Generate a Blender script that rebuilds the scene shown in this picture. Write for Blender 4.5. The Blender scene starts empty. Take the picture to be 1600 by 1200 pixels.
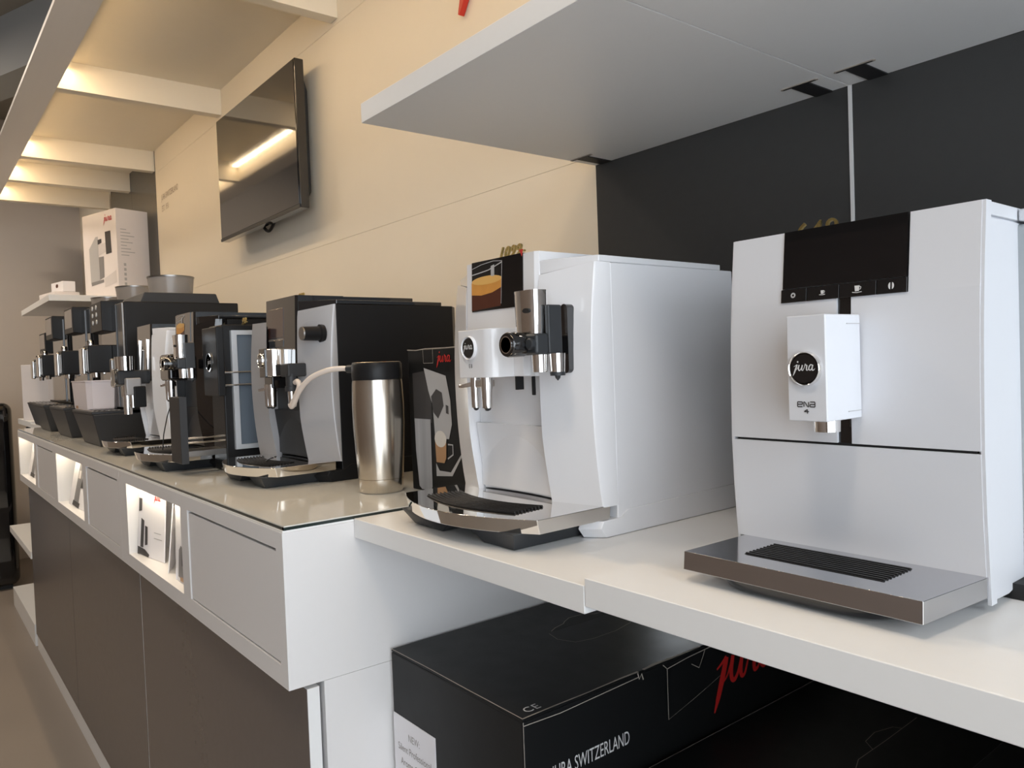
import bpy, math, random
from mathutils import Vector, Matrix
random.seed(7)
R = math.radians
SC = bpy.context.scene
COL = SC.collection

# ------------------------------------------------------------------ camera
cam_data = bpy.data.cameras.new('camera')
cam_data.sensor_width = 36.0
cam_data.lens = 36.0 * 1204.0 / 1600.0
cam_data.clip_start = 0.02
cam = bpy.data.objects.new('camera', cam_data)
COL.objects.link(cam)
ex = Vector((0.62223338, 0.78194854, -0.03717661))     # camera right, in world axes
ey = Vector((0.00130038, 0.0464574, 0.99891943))       # camera up
ez = Vector((0.78283071, -0.62160936, 0.02789051))     # camera back
cam.matrix_world = Matrix(((ex.x, ey.x, ez.x, 1.045), (ex.y, ey.y, ez.y, -1.052), (ex.z, ey.z, ez.z, 1.225), (0, 0, 0, 1)))
SC.camera = cam

# ------------------------------------------------------------------ daylight and exposure
world = bpy.data.worlds.new('world')
SC.world = world
world.use_nodes = True
wb = world.node_tree.nodes['Background']
wb.inputs['Color'].default_value = (0.86, 0.93, 1.0, 1)
wb.inputs['Strength'].default_value = 4.3
SC.view_settings.view_transform = 'Standard'
SC.view_settings.look = 'None'
SC.view_settings.gamma = 1.0
SC.view_settings.use_curve_mapping = False
SC.view_settings.exposure = 0.0
LED_COLOR = (1.0, 0.73, 0.45)
LED_POWER = 1.95
FILL_LAMP = (32.0, 14.0, 11.0)


# ------------------------------------------------------------------ materials
def mat(name, color, rough=0.5, metal=0.0, coat=0.0, grain=0.0, scale=40.0, bump=0.0, stretch=None, spec=0.5,
        transmission=0.0, emit=None, emit_strength=0.0, alpha=1.0, ior=1.45):
    m = bpy.data.materials.new(name)
    m.use_nodes = True
    nt = m.node_tree
    b = nt.nodes['Principled BSDF']
    c = (color[0], color[1], color[2], 1)
    b.inputs['Base Color'].default_value = c
    b.inputs['Roughness'].default_value = rough
    b.inputs['Metallic'].default_value = metal
    b.inputs['Coat Weight'].default_value = coat
    b.inputs['Coat Roughness'].default_value = 0.04
    b.inputs['Specular IOR Level'].default_value = spec
    b.inputs['Transmission Weight'].default_value = transmission
    b.inputs['IOR'].default_value = ior
    b.inputs['Alpha'].default_value = alpha
    if emit:
        b.inputs['Emission Color'].default_value = (*emit, 1)
        b.inputs['Emission Strength'].default_value = emit_strength
    tc = nt.nodes.new('ShaderNodeTexCoord')
    mp = nt.nodes.new('ShaderNodeMapping')
    if stretch:
        mp.inputs['Scale'].default_value = stretch
    nz = nt.nodes.new('ShaderNodeTexNoise')
    nz.inputs['Scale'].default_value = scale
    nz.inputs['Detail'].default_value = 4
    nt.links.new(tc.outputs['Object'], mp.inputs['Vector'])
    nt.links.new(mp.outputs['Vector'], nz.inputs['Vector'])
    rr = nt.nodes.new('ShaderNodeMapRange')
    rr.inputs['To Min'].default_value = max(0.0, rough - 0.03 - grain * 0.3)
    rr.inputs['To Max'].default_value = min(1.0, rough + 0.03 + grain * 0.3)
    nt.links.new(nz.outputs['Fac'], rr.inputs['Value'])
    nt.links.new(rr.outputs['Result'], b.inputs['Roughness'])
    if grain > 0:
        mx = nt.nodes.new('ShaderNodeMix')
        mx.data_type = 'RGBA'
        mx.inputs['A'].default_value = tuple(max(0, v * (1 - grain)) for v in color) + (1,)
        mx.inputs['B'].default_value = tuple(min(1, v * (1 + grain)) for v in color) + (1,)
        nt.links.new(nz.outputs['Fac'], mx.inputs['Factor'])
        nt.links.new(mx.outputs['Result'], b.inputs['Base Color'])
    if bump > 0:
        bp = nt.nodes.new('ShaderNodeBump')
        bp.inputs['Strength'].default_value = bump
        bp.inputs['Distance'].default_value = 0.002
        nt.links.new(nz.outputs['Fac'], bp.inputs['Height'])
        nt.links.new(bp.outputs['Normal'], b.inputs['Normal'])
    return m


M = dict(
    floor=mat('floor vinyl', (0.25, 0.215, 0.185), 0.40, grain=0.10, scale=3.0, bump=0.02),
    wall=mat('cream wall paint', (0.80, 0.735, 0.62), 0.55, grain=0.015, scale=18, bump=0.02),
    wall_grey=mat('taupe wall paint', (0.52, 0.46, 0.405), 0.7, grain=0.03, scale=10, bump=0.03),
    wood=mat('brown veneer', (0.34, 0.28, 0.245), 0.45, grain=0.25, scale=4, stretch=(1, 1, 14)),
    ceiling=mat('dark grey ceiling', (0.26, 0.24, 0.205), 0.8, grain=0.05, scale=8),
    soffit=mat('grey soffit', (0.34, 0.35, 0.35), 0.7),
    dark_panel=mat('anthracite wall panel', (0.055, 0.056, 0.056), 0.24, grain=0.05, scale=60, spec=0.45),
    taupe_door=mat('dark taupe lacquer', (0.115, 0.098, 0.091), 0.24, grain=0.04, scale=50, spec=0.5),
    white_lam=mat('white laminate', (0.78, 0.78, 0.775), 0.38, grain=0.012, scale=90, bump=0.01),
    white_lac=mat('white lacquer', (0.72, 0.705, 0.70), 0.3, grain=0.01, scale=60),
    canopy=mat('cream canopy board', (0.86, 0.785, 0.65), 0.6, grain=0.015, scale=20),
    fascia=mat('silver fascia', (0.84, 0.80, 0.76), 0.40, metal=0.0, grain=0.03, scale=3, stretch=(1, 12, 12)),
    led=mat('warm led diffuser', (1, 0.9, 0.75), 0.5, emit=(1.0, 0.83, 0.56), emit_strength=9.0),
    lamp=mat('fill lamp diffuser', (1, 0.95, 0.9), 0.5, emit=(1.0, 0.86, 0.68), emit_strength=3.0),
    glass_edge=mat('dark glass edge', (0.02, 0.03, 0.028), 0.15),
    glass_top=mat('back painted glass', (0.66, 0.64, 0.585), 0.06, spec=0.35),
    black_gap=mat('black shadow gap plastic', (0.012, 0.012, 0.013), 0.6),
    gloss_white=mat('gloss white plastic', (0.78, 0.785, 0.81), 0.16, coat=0.5, grain=0.005),
    satin_white=mat('satin white plastic', (0.66, 0.675, 0.715), 0.36, grain=0.006, scale=200, bump=0.01),
    gloss_black=mat('piano black plastic', (0.006, 0.006, 0.007), 0.06, coat=1.0),
    satin_black=mat('satin black plastic', (0.012, 0.012, 0.013), 0.38, spec=0.3, grain=0.08, scale=300, bump=0.03),
    soft_black=mat('matt black plastic', (0.028, 0.029, 0.032), 0.5, grain=0.06, scale=200),
    charcoal=mat('charcoal plastic', (0.034, 0.037, 0.041), 0.42),
    silver=mat('silver plastic', (0.41, 0.405, 0.415), 0.36, metal=0.25, grain=0.012, scale=200),
    chrome=mat('chrome', (0.86, 0.85, 0.84), 0.04, metal=1.0),
    chrome_top=mat('polished tray metal', (0.62, 0.63, 0.66), 0.12, metal=1.0, grain=0.02, scale=80),
    brushed=mat('brushed steel', (0.62, 0.57, 0.50), 0.24, metal=1.0, grain=0.10, scale=30, stretch=(14, 14, 0.4)),
    steel_dark=mat('dark brushed steel', (0.30, 0.29, 0.28), 0.32, metal=1.0, grain=0.12, scale=40, stretch=(1, 1, 20)),
    tinted=mat('smoked tank plastic', (0.35, 0.38, 0.40), 0.12, coat=0.5, spec=0.6),
    bowl=mat('smoky clear bowl plastic', (0.50, 0.46, 0.43), 0.2, transmission=0.45, grain=0.05),
    display=mat('display glass', (0.004, 0.004, 0.005), 0.04, coat=1.0),
    display_brown=mat('amber tinted display', (0.035, 0.012, 0.009), 0.10, coat=1.0),
    tv=mat('television screen', (0.010, 0.009, 0.009), 0.07, coat=0.6, spec=0.6),
    gold=mat('gold foil', (0.62, 0.47, 0.18), 0.28, metal=0.9, grain=0.05),
    red=mat('red lacquer', (0.56, 0.035, 0.02), 0.35),
    red_print=mat('red print', (0.50, 0.02, 0.018), 0.45),
    carton_black=mat('black carton', (0.009, 0.0095, 0.0100), 0.42, spec=0.28, grain=0.12, scale=30, bump=0.03),
    carton_edge=mat('worn carton edge', (0.36, 0.32, 0.28), 0.8, grain=0.25, scale=120),
    carton_white=mat('white carton', (0.74, 0.70, 0.70), 0.5, grain=0.02, scale=30),
    paper=mat('white paper', (0.80, 0.79, 0.82), 0.5, grain=0.01),
    print_white=mat('white print', (0.62, 0.62, 0.62), 0.5),
    print_grey=mat('grey print', (0.30, 0.28, 0.26), 0.55),
    print_tan=mat('faint grey wall lettering', (0.42, 0.35, 0.27), 0.6),
    print_dark=mat('dark print', (0.045, 0.042, 0.043), 0.5),
    print_mid=mat('mid grey print', (0.22, 0.215, 0.22), 0.45),
    print_light=mat('light grey print', (0.42, 0.42, 0.43), 0.45),
    print_pale=mat('pale grey print', (0.60, 0.57, 0.57), 0.5),
    print_steel=mat('steel toned print', (0.34, 0.345, 0.36), 0.4, grain=0.45, scale=9, stretch=(6, 6, 0.3)),
    print_coffee=mat('coffee brown print', (0.075, 0.016, 0.006), 0.4),
    print_crema=mat('crema print', (0.62, 0.28, 0.055), 0.4, grain=0.15, scale=60),
    print_crema_hi=mat('light crema print', (0.72, 0.42, 0.12), 0.4),
    print_latte=mat('latte print', (0.42, 0.24, 0.12), 0.45),
    print_foam=mat('milk foam print', (0.66, 0.63, 0.58), 0.5),
    tube=mat('milk tube plastic', (0.74, 0.66, 0.60), 0.3, coat=0.3),
    bin=mat('translucent white tub', (0.74, 0.68, 0.70), 0.4),
    alu=mat('anodised aluminium', (0.50, 0.53, 0.57), 0.35, metal=0.2),
    blue_glass=mat('blue grey rear panel', (0.16, 0.20, 0.25), 0.15, metal=0.3),
    blue_led=mat('blue led strip', (0.02, 0.02, 0.2), 0.4, emit=(0.05, 0.03, 0.9), emit_strength=0.6),
    frame_grey=mat('window frame grey', (0.16, 0.165, 0.17), 0.5),
)


# ------------------------------------------------------------------ mesh helpers
class MB:
    """Collects polygons for one mesh."""
    def __init__(self):
        self.v = []
        self.f = []

    def add(self, vs, fs):
        n = len(self.v)
        self.v += [tuple(p) for p in vs]
        self.f += [tuple(i + n for i in q) for q in fs]
        return self

    def box(self, x0, x1, y0, y1, z0, z1):
        vs = [(x0, y0, z0), (x1, y0, z0), (x1, y1, z0), (x0, y1, z0), (x0, y0, z1), (x1, y0, z1), (x1, y1, z1), (x0, y1, z1)]
        return self.add(vs, [(3, 2, 1, 0), (4, 5, 6, 7), (0, 1, 5, 4), (1, 2, 6, 5), (2, 3, 7, 6), (3, 0, 4, 7)])

    def prism(self, pts, axis, a, b):
        """Polygon pts extruded along axis from a to b. axis z: pts=(x,y); y: pts=(x,z); x: pts=(y,z)."""
        def P(p, t):
            return {'z': (p[0], p[1], t), 'y': (p[0], t, p[1]), 'x': (t, p[0], p[1])}[axis]
        n = len(pts)
        vs = [P(p, a) for p in pts] + [P(p, b) for p in pts]
        fs = [tuple(range(n))[::-1], tuple(range(n, 2 * n))] + [(i, (i + 1) % n, n + (i + 1) % n, n + i) for i in range(n)]
        return self.add(vs, fs)

    def loft(self, rings, cap=True):
        n = len(rings[0])
        vs = [p for r in rings for p in r]
        fs = []
        for k in range(len(rings) - 1):
            for i in range(n):
                j = (i + 1) % n
                fs.append((k * n + i, k * n + j, (k + 1) * n + j, (k + 1) * n + i))
        if cap:
            fs.append(tuple(range(n))[::-1])
            fs.append(tuple(range((len(rings) - 1) * n, len(rings) * n)))
        return self.add(vs, fs)

    def cyl(self, p0, p1, r0, r1=None, n=24):
        r1 = r0 if r1 is None else r1
        p0, p1 = Vector(p0), Vector(p1)
        d = (p1 - p0).normalized()
        u = d.orthogonal().normalized()
        w = d.cross(u)
        rings = []
        for p, r in ((p0, r0), (p1, r1)):
            rings.append([tuple(p + (u * math.cos(2 * math.pi * i / n) + w * math.sin(2 * math.pi * i / n)) * r) for i in range(n)])
        return self.loft(rings)

    def lathe(self, prof, c=(0, 0, 0), n=32, axis='z'):
        rings = []
        for r, h in prof:
            ring = []
            for i in range(n):
                a = 2 * math.pi * i / n
                if axis == 'z':
                    ring.append((c[0] + r * math.cos(a), c[1] + r * math.sin(a), c[2] + h))
                else:   # along -y, for round things on a front
                    ring.append((c[0] + r * math.cos(a), c[1] - h, c[2] + r * math.sin(a)))
            rings.append(ring)
        return self.loft(rings)

    def tube(self, path, r, n=10):
        path = [Vector(p) for p in path]
        rings = []
        u = None
        for i, p in enumerate(path):
            d = (path[min(i + 1, len(path) - 1)] - path[max(i - 1, 0)]).normalized()
            u = d.orthogonal().normalized() if u is None else (u - d * u.dot(d)).normalized()
            w = d.cross(u)
            rr = r[i] if isinstance(r, (list, tuple)) else r
            rings.append([tuple(p + (u * math.cos(2 * math.pi * k / n) + w * math.sin(2 * math.pi * k / n)) * rr) for k in range(n)])
        return self.loft(rings)

    def ribbon(self, pts, widths, place):
        """Flat stroke: pts 2-D, place maps (u, v) to 3-D."""
        P = [Vector(p) for p in pts]
        L, Rr = [], []
        for i, p in enumerate(P):
            d = (P[min(i + 1, len(P) - 1)] - P[max(i - 1, 0)]).normalized()
            nrm = Vector((-d.y, d.x))
            w = widths[i] if isinstance(widths, (list, tuple)) else widths
            L.append(p + nrm * w / 2)
            Rr.append(p - nrm * w / 2)
        n = len(P)
        return self.add([place(q) for q in L] + [place(q) for q in Rr], [(i, i + 1, n + i + 1, n + i) for i in range(n - 1)])

    def poly(self, pts, place):
        return self.add([place(Vector(p)) for p in pts], [tuple(range(len(pts)))])


_mesh_count = {}


def link(name, mesh, parent=None, loc=None, rot=None):
    o = bpy.data.objects.new(name, mesh)
    COL.objects.link(o)
    if parent is not None:
        o.parent = parent
    if loc:
        o.location = loc
    if rot:
        o.rotation_euler = rot
    return o


def obj(name, mb, material, parent=None, bevel=0.0, seg=2, smooth=0, solid=0.0, loc=None, rot=None):
    me = bpy.data.meshes.new(name)
    me.from_pydata(mb.v, [], mb.f)
    me.materials.append(M[material])
    me.validate()
    import bmesh
    bm = bmesh.new()
    bm.from_mesh(me)
    bmesh.ops.recalc_face_normals(bm, faces=bm.faces)
    bm.to_mesh(me)
    bm.free()
    if smooth or bevel:
        me.polygons.foreach_set('use_smooth', [True] * len(me.polygons))
        me.set_sharp_from_angle(angle=R(smooth or 25))
    o = link(name, me, parent, loc, rot)
    if bevel:
        md = o.modifiers.new('bevel', 'BEVEL')
        md.width = bevel
        md.segments = seg
        md.limit_method = 'ANGLE'
        md.angle_limit = R(28)
        md.harden_normals = True
    if solid:
        md = o.modifiers.new('solid', 'SOLIDIFY')
        md.thickness = solid
        md.offset = 0
    return o


def tag(o, label=None, cat=None, group=None, kind=None):
    if label:
        o['label'] = label
    if cat:
        o['category'] = cat
    if group:
        o['group'] = group
    if kind:
        o['kind'] = kind
    return o


def thing(name, loc, label, cat, group=None, rz=0.0):
    o = bpy.data.objects.new(name, None)
    o.empty_display_size = 0.05
    COL.objects.link(o)
    o.location = loc
    o.rotation_euler = (0, 0, rz)
    return tag(o, label, cat, group)


def struct(name, mb, material, **k):
    o = obj(name, mb, material, **k)
    o['kind'] = 'structure'
    return o


def text_mesh(name, body, size, material, parent, place, extrude=0.0, shear=0.0, align='LEFT', space=1.0, squeeze=1.0, bold=0.0):
    """Text as a flat or extruded mesh; place is a 4x4 from text plane (x right, y up, z out)."""
    cu = bpy.data.curves.new(name, 'FONT')
    cu.body = body
    cu.size = size
    cu.extrude = extrude
    cu.shear = shear
    cu.align_x = align
    cu.space_character = space
    cu.offset = bold
    cu.resolution_u = 3
    tmp = bpy.data.objects.new(name + '_curve', cu)
    me = bpy.data.meshes.new_from_object(tmp)
    bpy.data.objects.remove(tmp)
    bpy.data.curves.remove(cu)
    me.transform(Matrix.Diagonal((squeeze, 1, 1, 1)))
    me.transform(place)
    me.name = name
    me.materials.clear()
    me.materials.append(M[material])
    return link(name, me, parent)


def facing(axis, origin, tilt=0.0):
    """Matrix whose plane faces -y ('front'), +x ('side') or +z ('top')."""
    o = Vector(origin)
    if axis == 'front':
        c = (Vector((1, 0, 0)), Vector((0, 0, 1)), Vector((0, -1, 0)))
    elif axis == 'side':
        c = (Vector((0, 1, 0)), Vector((0, 0, 1)), Vector((1, 0, 0)))
    else:
        c = (Vector((1, 0, 0)), Vector((0, 1, 0)), Vector((0, 0, 1)))
    m = Matrix(((c[0].x, c[1].x, c[2].x, o.x), (c[0].y, c[1].y, c[2].y, o.y), (c[0].z, c[1].z, c[2].z, o.z), (0, 0, 0, 1)))
    return m


# the flowing four letter word mark that stands on the cartons, badges and the wall, as brush strokes
def word_strokes():
    S = []
    S.append(([(0.40, 0.60), (0.31, 0.36), (0.20, 0.10), (0.08, -0.18), (-0.06, -0.46)], [0.15, 0.16, 0.17, 0.14, 0.03]))      # j stem
    S.append(([(0.06, 0.42), (0.22, 0.50), (0.40, 0.60)], [0.04, 0.06, 0.10]))                                                  # lead-in
    S.append(([(0.44, 0.80), (0.50, 0.94)], [0.14, 0.13]))                                                                      # dot
    S.append(([(0.22, 0.08), (0.42, 0.22), (0.62, 0.58)], [0.05, 0.05, 0.08]))
    S.append(([(0.62, 0.58), (0.55, 0.30), (0.56, 0.10), (0.66, 0.05), (0.80, 0.20), (0.96, 0.56)], [0.12, 0.13, 0.12, 0.10, 0.08, 0.08]))   # u
    S.append(([(0.96, 0.56), (0.89, 0.28), (0.90, 0.08), (1.02, 0.08), (1.18, 0.40)], [0.12, 0.13, 0.11, 0.07, 0.06]))
    S.append(([(1.18, 0.40), (1.26, 0.66), (1.32, 0.54), (1.44, 0.54)], [0.07, 0.09, 0.10, 0.10]))                            # r
    S.append(([(1.44, 0.54), (1.38, 0.28), (1.38, 0.08), (1.50, 0.08), (1.62, 0.26)], [0.12, 0.13, 0.11, 0.07, 0.05]))
    S.append(([(2.02, 0.52), (1.82, 0.58), (1.66, 0.40), (1.62, 0.18), (1.74, 0.06), (1.90, 0.20), (2.02, 0.52)], [0.10, 0.10, 0.12, 0.12, 0.10, 0.08, 0.08]))   # a
    S.append(([(2.04, 0.56), (1.96, 0.26), (1.98, 0.06), (2.12, 0.08), (2.24, 0.22)], [0.12, 0.12, 0.11, 0.07, 0.03]))
    return S


def smooth_stroke(pts, ws, k=4):
    out, wo = [], []
    P = [Vector(p) for p in pts]
    n = len(P)
    for i in range(n - 1):
        p0, p1, p2, p3 = P[max(i - 1, 0)], P[i], P[i + 1], P[min(i + 2, n - 1)]
        for s in range(k):
            t = s / k
            out.append(0.5 * ((2 * p1) + (p2 - p0) * t + (2 * p0 - 5 * p1 + 4 * p2 - p3) * t * t + (3 * p1 - p0 - 3 * p2 + p3) * t ** 3))
            wo.append(ws[i] + (ws[i + 1] - ws[i]) * t)
    out.append(P[-1])
    wo.append(ws[-1])
    return out, wo


def word_mark(name, width, material, parent, frame, thick=0.0, lift=0.0):
    """frame: 4x4 of the plane, origin at the lower left of the letters' base line."""
    mb = MB()
    s = width / 2.28
    for i, (pts, ws) in enumerate(word_strokes()):
        P, W = smooth_stroke(pts, ws)
        mb.ribbon([(p.x * s, p.y * s) for p in P], [w * s for w in W], lambda q, i=i: tuple(frame @ Vector((q.x, q.y, lift + i * 0.00002))))
    return obj(name, mb, material, parent, solid=thick)


def flat(mb, frame, pts, lift=0.0):
    mb.poly(pts, lambda q: tuple(frame @ Vector((q.x, q.y, lift))))
    return mb


def oval(cx, cy, rx, ry, n=24, a0=0.0, a1=360.0):
    return [(cx + rx * math.cos(R(a0 + (a1 - a0) * i / n)), cy + ry * math.sin(R(a0 + (a1 - a0) * i / n))) for i in range(n if a1 - a0 >= 360 else n + 1)]


def copy_tree(o, parent=None):
    c = o.copy()
    COL.objects.link(c)
    if parent is not None:
        c.parent = parent
    for ch in list(o.children):
        copy_tree(ch, c)
    return c


# ================================================================== THE ROOM
struct('floor', MB().box(-5.3, 2.72, -4.6, 0.5, -0.06, 0.0), 'floor')
wall = MB()
wall.box(-5.3, 0.0, 0.012, 0.14, 0.0, 3.0)
wall.box(0.0, 2.66, 0.012, 0.14, 0.962, 3.0)
wall.box(-0.1, 2.66, 0.40, 0.46, 0.0, 0.975)
wall.box(0.0, 2.66, 0.14, 0.46, 0.962, 0.98)
wall_back = struct('wall_back', wall, 'wall')
for x0, x1, z0, z1 in ((-3.09, 0.0, 0.9, 1.6105), (-3.09, 0.0, 1.6108, 2.2365), (-3.09, 0.0, 2.2368, 2.36), (0.0, 1.6, 1.625, 2.36)):
    obj('wall_panel', MB().box(x0 + 0.0002, x1 - 0.0002, 0.0, 0.0125, z0 + 0.0002, z1 - 0.0002), 'wall', wall_back)
for x0, x1 in ((0.0, 0.4965), (0.5025, 1.010), (1.014, 1.6)):
    obj('dark_wall_panel', MB().box(x0, x1, 0.0, 0.0125, 0.99, 1.6235), 'dark_panel', wall_back)
obj('panel_joint_strip', MB().box(0.4970, 0.5020, -0.0015, 0.0125, 0.99, 1.6235), 'white_lam', wall_back)
for x0, x1 in ((-4.11, -3.60), (-3.597, -3.0905)):
    obj('dark_wall_panel', MB().box(x0, x1, 0.0, 0.0125, 0.0, 2.36), 'dark_panel', wall_back)
obj('dark_wall_panel', MB().box(0.002, 2.6, 0.390, 0.400, 0.0, 0.961), 'dark_panel', wall_back)  # dark backing, added so the lit recess wall reads black
struct('wall_left', MB().box(-5.36, -5.2, -4.6, 0.14, 0.0, 3.0), 'wall_grey')
struct('ceiling', MB().box(-5.3, 2.72, -4.6, 0.14, 3.0, 3.06), 'ceiling')
sof = MB()
sof.prism([(-5.2, -1.10), (-4.75, -1.10), (-2.2, -0.10), (-2.5, 0.0)], 'z', 2.72, 3.0)
struct('trim_3', sof, 'soffit')
# opposite side of the shop: veneered wall, then the shop windows
opp = MB()
opp.box(-5.3, 2.72, -4.66, -4.54, 0.0, 3.0)
struct('wall_front', opp, 'wood')
rw = MB()
rw.box(2.6, 2.72, -4.6, 0.46, 0.0, 0.25)
rw.box(2.6, 2.72, -4.6, 0.46, 2.75, 3.0)
rw.box(2.6, 2.72, 0.0, 0.46, 0.25, 2.75)
rw.box(2.6, 2.72, -4.6, -3.5, 0.25, 2.75)
struct('wall_right', rw, 'wall_grey')
for n, (ax, a0, a1, z0, z1) in enumerate((('y', -3.50, 0.0, 0.25, 2.75),)):
    w = MB()
    for k in range(4):
        t = a0 + (a1 - a0) * k / 3
        if ax == 'y':
            w.box(2.62, 2.70, t - 0.03, t + 0.03, z0, z1)
        else:
            w.box(t - 0.03, t + 0.03, -4.65, -4.57, z0, z1)
    struct('window_%d' % (n + 1), w, 'frame_grey')

# ------------------------------------------------------------------ lit canopy over the counter
canopy = bpy.data.objects.new('trim_1', None)
COL.objects.link(canopy)
canopy['kind'] = 'structure'
obj('fascia_board', MB().box(-4.8, 1.6, -0.675, -0.570, 2.250, 2.264), 'fascia', canopy, bevel=0.001)
obj('hidden_light_stop', MB().box(-4.8, 1.6, -0.584, -0.5705, 2.264, 2.40), 'canopy', canopy)  # hidden upright, added to stop strip light leaking out over the fascia
ribs = [-4.15, -3.62, -3.10, -2.07, -1.035, 0.0, 1.035]
for i, x in enumerate(ribs):
    obj('canopy_rib', MB().box(x - 0.045, x, -0.570, 0.0, 2.250, 2.352), 'canopy', canopy, bevel=0.001, seg=1)
for a, b in zip(ribs[:-1], ribs[1:]):
    obj('canopy_panel', MB().box(a, b - 0.045, -0.570, 0.0, 2.350, 2.368), 'canopy', canopy)
for a, b in zip(ribs[:-1], ribs[1:]):
    xa, xb = a + 0.012, b - 0.057
    st = thing('led_strip', ((xa + xb) / 2, -0.545, 2.33), None, None)
    obj('profile', MB().box(-(xb - xa) / 2, (xb - xa) / 2, 0.006, 0.010, -0.004, 0.018), 'alu', st)
    obj('diffuser', MB().box(-(xb - xa) / 2, (xb - xa) / 2, -0.006, 0.006, 0.0, 0.010), 'led', st)
    mid = (a + b) / 2
    where = {0: 'bay at the far end of the canopy', 1: 'short bay over the far shelf', 2: 'bay over the tall bean machines',
             3: 'bay in front of the television', 4: 'bay between television and floating shelf', 5: 'bay above the floating shelf'}[ribs.index(a)]
    tag(st, 'warm white light strip behind the canopy beam, ' + where, 'light strip', 'canopy light strips')
    ld = bpy.data.lights.new('strip light', 'AREA')
    ld.shape = 'RECTANGLE'
    ld.size = xb - xa
    ld.size_y = 0.012
    ld.energy = LED_POWER * (xb - xa)
    ld.color = LED_COLOR
    lo = bpy.data.objects.new('strip_light', ld)
    COL.objects.link(lo)
    lo.parent = st
    lo.location = (0, 0, -0.008)
    lo.rotation_euler = (R(18), 0, 0)

# ------------------------------------------------------------------ floating shelves
def wall_shelf(x0, x1, z0, label, slots, front=-0.492, group=None):
    t = thing('wall_shelf', ((x0 + x1) / 2, 0, z0), label, 'shelf', group)
    cx = (x0 + x1) / 2
    obj('board', MB().box(x0 - cx, x1 - cx, front, -0.0005, 0, 0.029), 'white_lam', t, bevel=0.0008, seg=1)
    for s in slots:
        b = MB()
        b.prism([(s - cx - 0.028, -0.066), (s - cx - 0.026, -0.069), (s - cx + 0.026, -0.069), (s - cx + 0.028, -0.066), (s - cx + 0.026, -0.063), (s - cx - 0.026, -0.063)], 'z', -0.0012, 0.001)
        obj('slot_edge', b, 'carton_edge', t)
        obj('bracket', MB().box(s - cx - 0.013, s - cx + 0.013, -0.064, -0.001, -0.0016, 0.001).box(s - cx - 0.024, s - cx + 0.024, -0.0678, -0.0645, -0.0016, 0.001), 'black_gap', t)
    return t


wall_shelf(0.0, 0.4985, 1.592, 'white floating shelf board with exposed end next to the cream wall', (0.030, 0.462))
wall_shelf(0.4995, 1.55, 1.592, 'white floating shelf board above the white machine with black display', (0.540, 1.0))
wall_shelf(-4.11, -3.092, 1.592, 'far white floating shelf carrying a white carton', (-3.2,))

# ------------------------------------------------------------------ the two slabs in front
tag(obj('display_slab', MB().box(0.0005, 0.4925, -0.5325, 0.30, 0.973, 1.002), 'white_lam', bevel=0.0012), 'short white display board under the machine with two chrome spouts', 'worktop')
tag(obj('display_slab', MB().box(0.4935, 1.60, -0.5325, 0.30, 0.981, 1.010), 'white_lam', bevel=0.0012), 'slightly raised white display board under the machine with single spout', 'worktop')

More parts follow.
